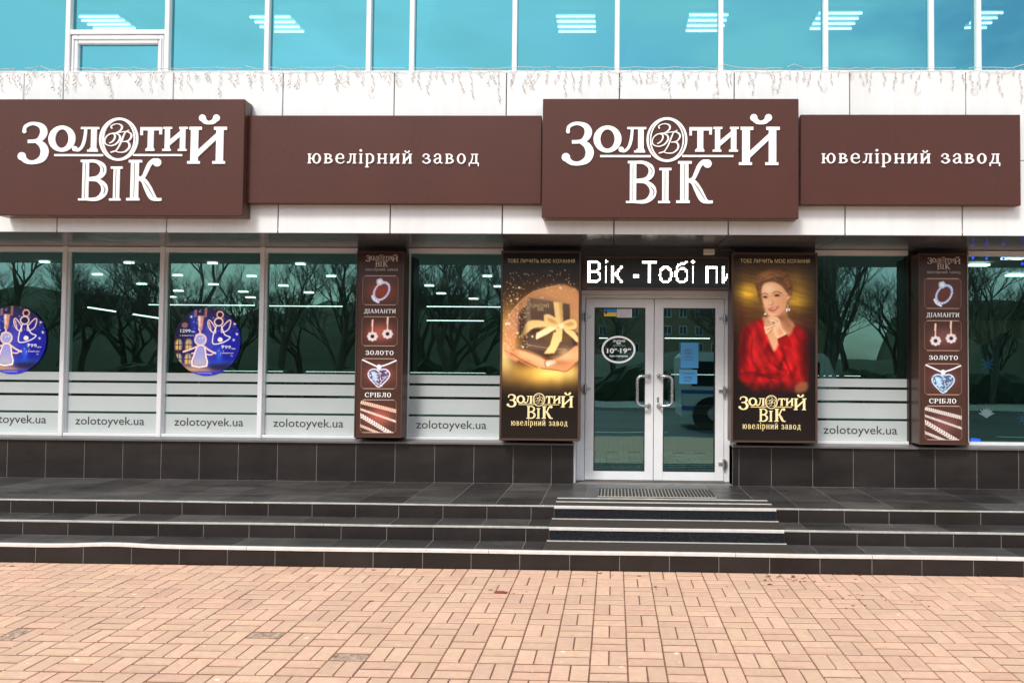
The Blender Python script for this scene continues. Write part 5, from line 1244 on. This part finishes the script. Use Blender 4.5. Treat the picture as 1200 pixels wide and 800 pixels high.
# minibus
bt = thing('parked_bus', 'white bus with a blue stripe on the road, mirrored in the right door pane', 'bus', loc=(1.9+4.3, -5.2, -.16))
def bb(n, m_, *q, c=0): return MB().box(*q, c).build(n, M[m_], bt)
prof = [(-4.2,.35),(.1,.35),(.35,.6),(.4,1.3),(.1,2.1),(-.1,2.25),(-4.1,2.25),(-4.25,2.1)]
v = [(a,0,b) for a,b in prof]+[(a,-2.2,b) for a,b in prof]; k = len(prof)
MB().add(v, [tuple(range(k-1,-1,-1)), tuple(range(k,2*k))]+[(i,(i+1)%k,k+(i+1)%k,k+i) for i in range(k)]).build('bus_body', M['bus_body'], bt)
bb('blue_stripe', 'bus_blue', -4.2, .3, .004, .012, .55, .68); bb('blue_stripe', 'bus_blue', -4.2, .3, .004, .012, 1.05, 1.16)
for i in range(3): bb('bus_window', 'car_glass', -3.9+i*1.3, -2.75+i*1.3, .004, .014, 1.28, 2.0)
for x in (-3.25, -.6):
    w_ = MB().disc(x, .05, .42, .62, .55, 28, -.1).build('wheel_arch', M['rubber'], bt); MB().disc(x, .09, .46, .46, .46, 28, -.2).build('wheel', M['rubber'], bt); MB().disc(x, .10, .46, .2, .2, 16, -.1).build('wheel_rim', M['steel'], bt)
# apartment block
def block(x0, x1, y, h, label, dep=12, wm='brick'):
    t = thing('apartment_block', label, 'building', None, (x0, y, 0)); w = x1-x0
    MB().box(0, w, -dep, 0, -.3, h).build('wall', M[wm], t); MB().box(-.3, w+.3, -dep-.3, .3, h+.002, h+.4).build('roof', M['concrete'], t)
    wf = MB().box(-.62,.62,0,.06,-.75,.75).mesh('window', M['frame']); pn = MB().box(-.54,-.04,.061,.07,-.66,.66).box(.04,.54,.061,.07,-.66,.66).mesh('pane', M['car_glass'])
    n = int(w/2.55)
    for f_ in range(int(h/2.9)):
        for i in range(n):
            if (i*7+f_*3) % 11 == 0: continue
            o = link('window', wf, None, t, (1.2+i*w/n, 0, 1.7+f_*2.9)); link('pane', pn, None, o)
block(-16, 36, -104, 21, 'long brick apartment block across the road, mirrored in the door glass')
# bare trees
def tree_mesh(seed, H=9, lv=6):
    r = random.Random(seed); mb = MB()
    def br(p, d, ln, rad, k):
        pts = [p]; n = 4; q = p
        for i in range(n):
            d = (d+Vector((r.uniform(-.16,.16), r.uniform(-.16,.16), r.uniform(-.04,.12)))).normalized(); q = q+d*ln/n; pts.append(q)
        mb.tube(pts, [rad*(1-.42*i/n) for i in range(n+1)], 6 if k > 3 else 3, cap=False)
        if k == 0: return
        for j in range(3 if k > 1 else 4):
            a = r.uniform(0, 6.28); s = r.uniform(.35,.8); t = Vector((math.cos(a), math.sin(a), 0)); nd = (d+(t-d*t.dot(d))*s+Vector((0,0,.1))).normalized()
            st_ = pts[-1] if j < 2 else pts[r.randint(2, n-1)]
            br(st_, nd, ln*r.uniform(.6,.85), rad*.55, k-1)
    br(Vector((0,0,-.1)), Vector((0,0,1)), H*.27, H*.024, lv)
    return mb.mesh('bare_tree', M['bark'], True)
tm = [tree_mesh(s, 10.5, 7) for s in (1, 2, 5)]
spots = [(-27,-17),(-22.5,-21),(-19,-16.5),(-15.5,-24),(-13,-17),(-10,-21.5),(-7.4,-16.4),(-4.6,-23),(-2.2,-17.5),(6.5,-18),(9.5,-16.5),(12.2,-22),(15,-17),(18.5,-20),(22,-17),(-24,-30),(-12,-30),(8,-29)]
desc = ('mirrored in the leftmost window','beyond the leftmost window reflection','mirrored left of the cut-off sticker','mirrored above the cut-off sticker','mirrored in the second window','mirrored above the whole sticker','mirrored in the fourth window','mirrored left of the jewellery box','mirrored left of the gift poster',
 'mirrored right of the portrait poster','mirrored in the right curtain window','mirrored in the far right window','mirrored at the right picture edge','beyond the right picture edge','far right along the street','in the back row at the left','in the back row behind the sticker window','in the back row at the right')
for i, (x, y) in enumerate(spots):
    o = link('bare_tree', tm[i % 3], None, None, (x, y, -.1), (0,0,i*1.3), (1,1,random.uniform(.85,1.15)))
    tag(o, 'leafless street tree across the road '+desc[i], 'tree', 'bare trees across the road')
r = random.Random(11)
for k in range(46):                                           # two more rows of bare trees closing the view
    x = -62+k*2.55+r.uniform(-.9,.9); y = -26 if k % 2 else -33
    if -3 < x < 16 and k % 3: continue
    o = link('bare_tree', tm[k % 3], None, None, (x, y+r.uniform(-2,2), -.1), (0,0,r.uniform(0,6)), (r.uniform(.9,1.2),)*2+(r.uniform(.75,1.05),))
    tag(o, 'leafless tree, '+('nearer' if k % 2 else 'farther')+' row of the far wood, '+('far left' if x < -40 else 'left of the street' if x < -18 else 'mirrored in the left windows' if x < -3 else 'right of the street'), 'tree', 'bare trees of the far wood')
hm = MB(); nx_, ny_ = 120, 10; v = []
for j in range(ny_+1):
    for i in range(nx_+1):
        x = -150+i*2.5; t_ = j/ny_; hgt = 9.8+1.6*math.sin(x*.06+1)+.8*math.sin(x*.17)+.4*math.sin(x*.9)
        if -14 < x < 40: hgt *= .3
        v.append((x, -50-t_*40, -.4+hgt*math.sin(min(1, t_*2.2)*math.pi/2)+r.uniform(-.25,.25)))
hm.add(v, [(j*(nx_+1)+i, j*(nx_+1)+i+1, (j+1)*(nx_+1)+i+1, (j+1)*(nx_+1)+i) for j in range(ny_) for i in range(nx_)])
struct(hm.build('hill', mat('hill_wood', (.034,.042,.020), .95, var=.45, vscale=.5), None, True))
hd = MB(); r = random.Random(5); nu, nv = 360, 9; v = []    # a rough hedge along the far pavement
for j in range(nv+1):
    for i in range(nu+1):
        t_ = j/nv*math.pi; x = -75+i*.38; top = 1.5+.35*math.sin(x*.5)+.25*math.sin(x*1.7)
        v.append((x+r.uniform(-.15,.15), -21+1.1*math.cos(t_)+r.uniform(-.18,.18), -.1+top*math.sin(t_)+r.uniform(-.16,.16)))
hd.add(v, [(j*(nu+1)+i, j*(nu+1)+i+1, (j+1)*(nu+1)+i+1, (j+1)*(nu+1)+i) for j in range(nv) for i in range(nu)])
tag(hd.build('hedge', mat('hedge_leaves', (.030,.042,.018), .95, var=.5, vscale=4)), 'rough dark green hedge along the far pavement, mirrored low in the shop windows', 'hedge')
SC.render.resolution_x = 1024; SC.render.resolution_y = 682
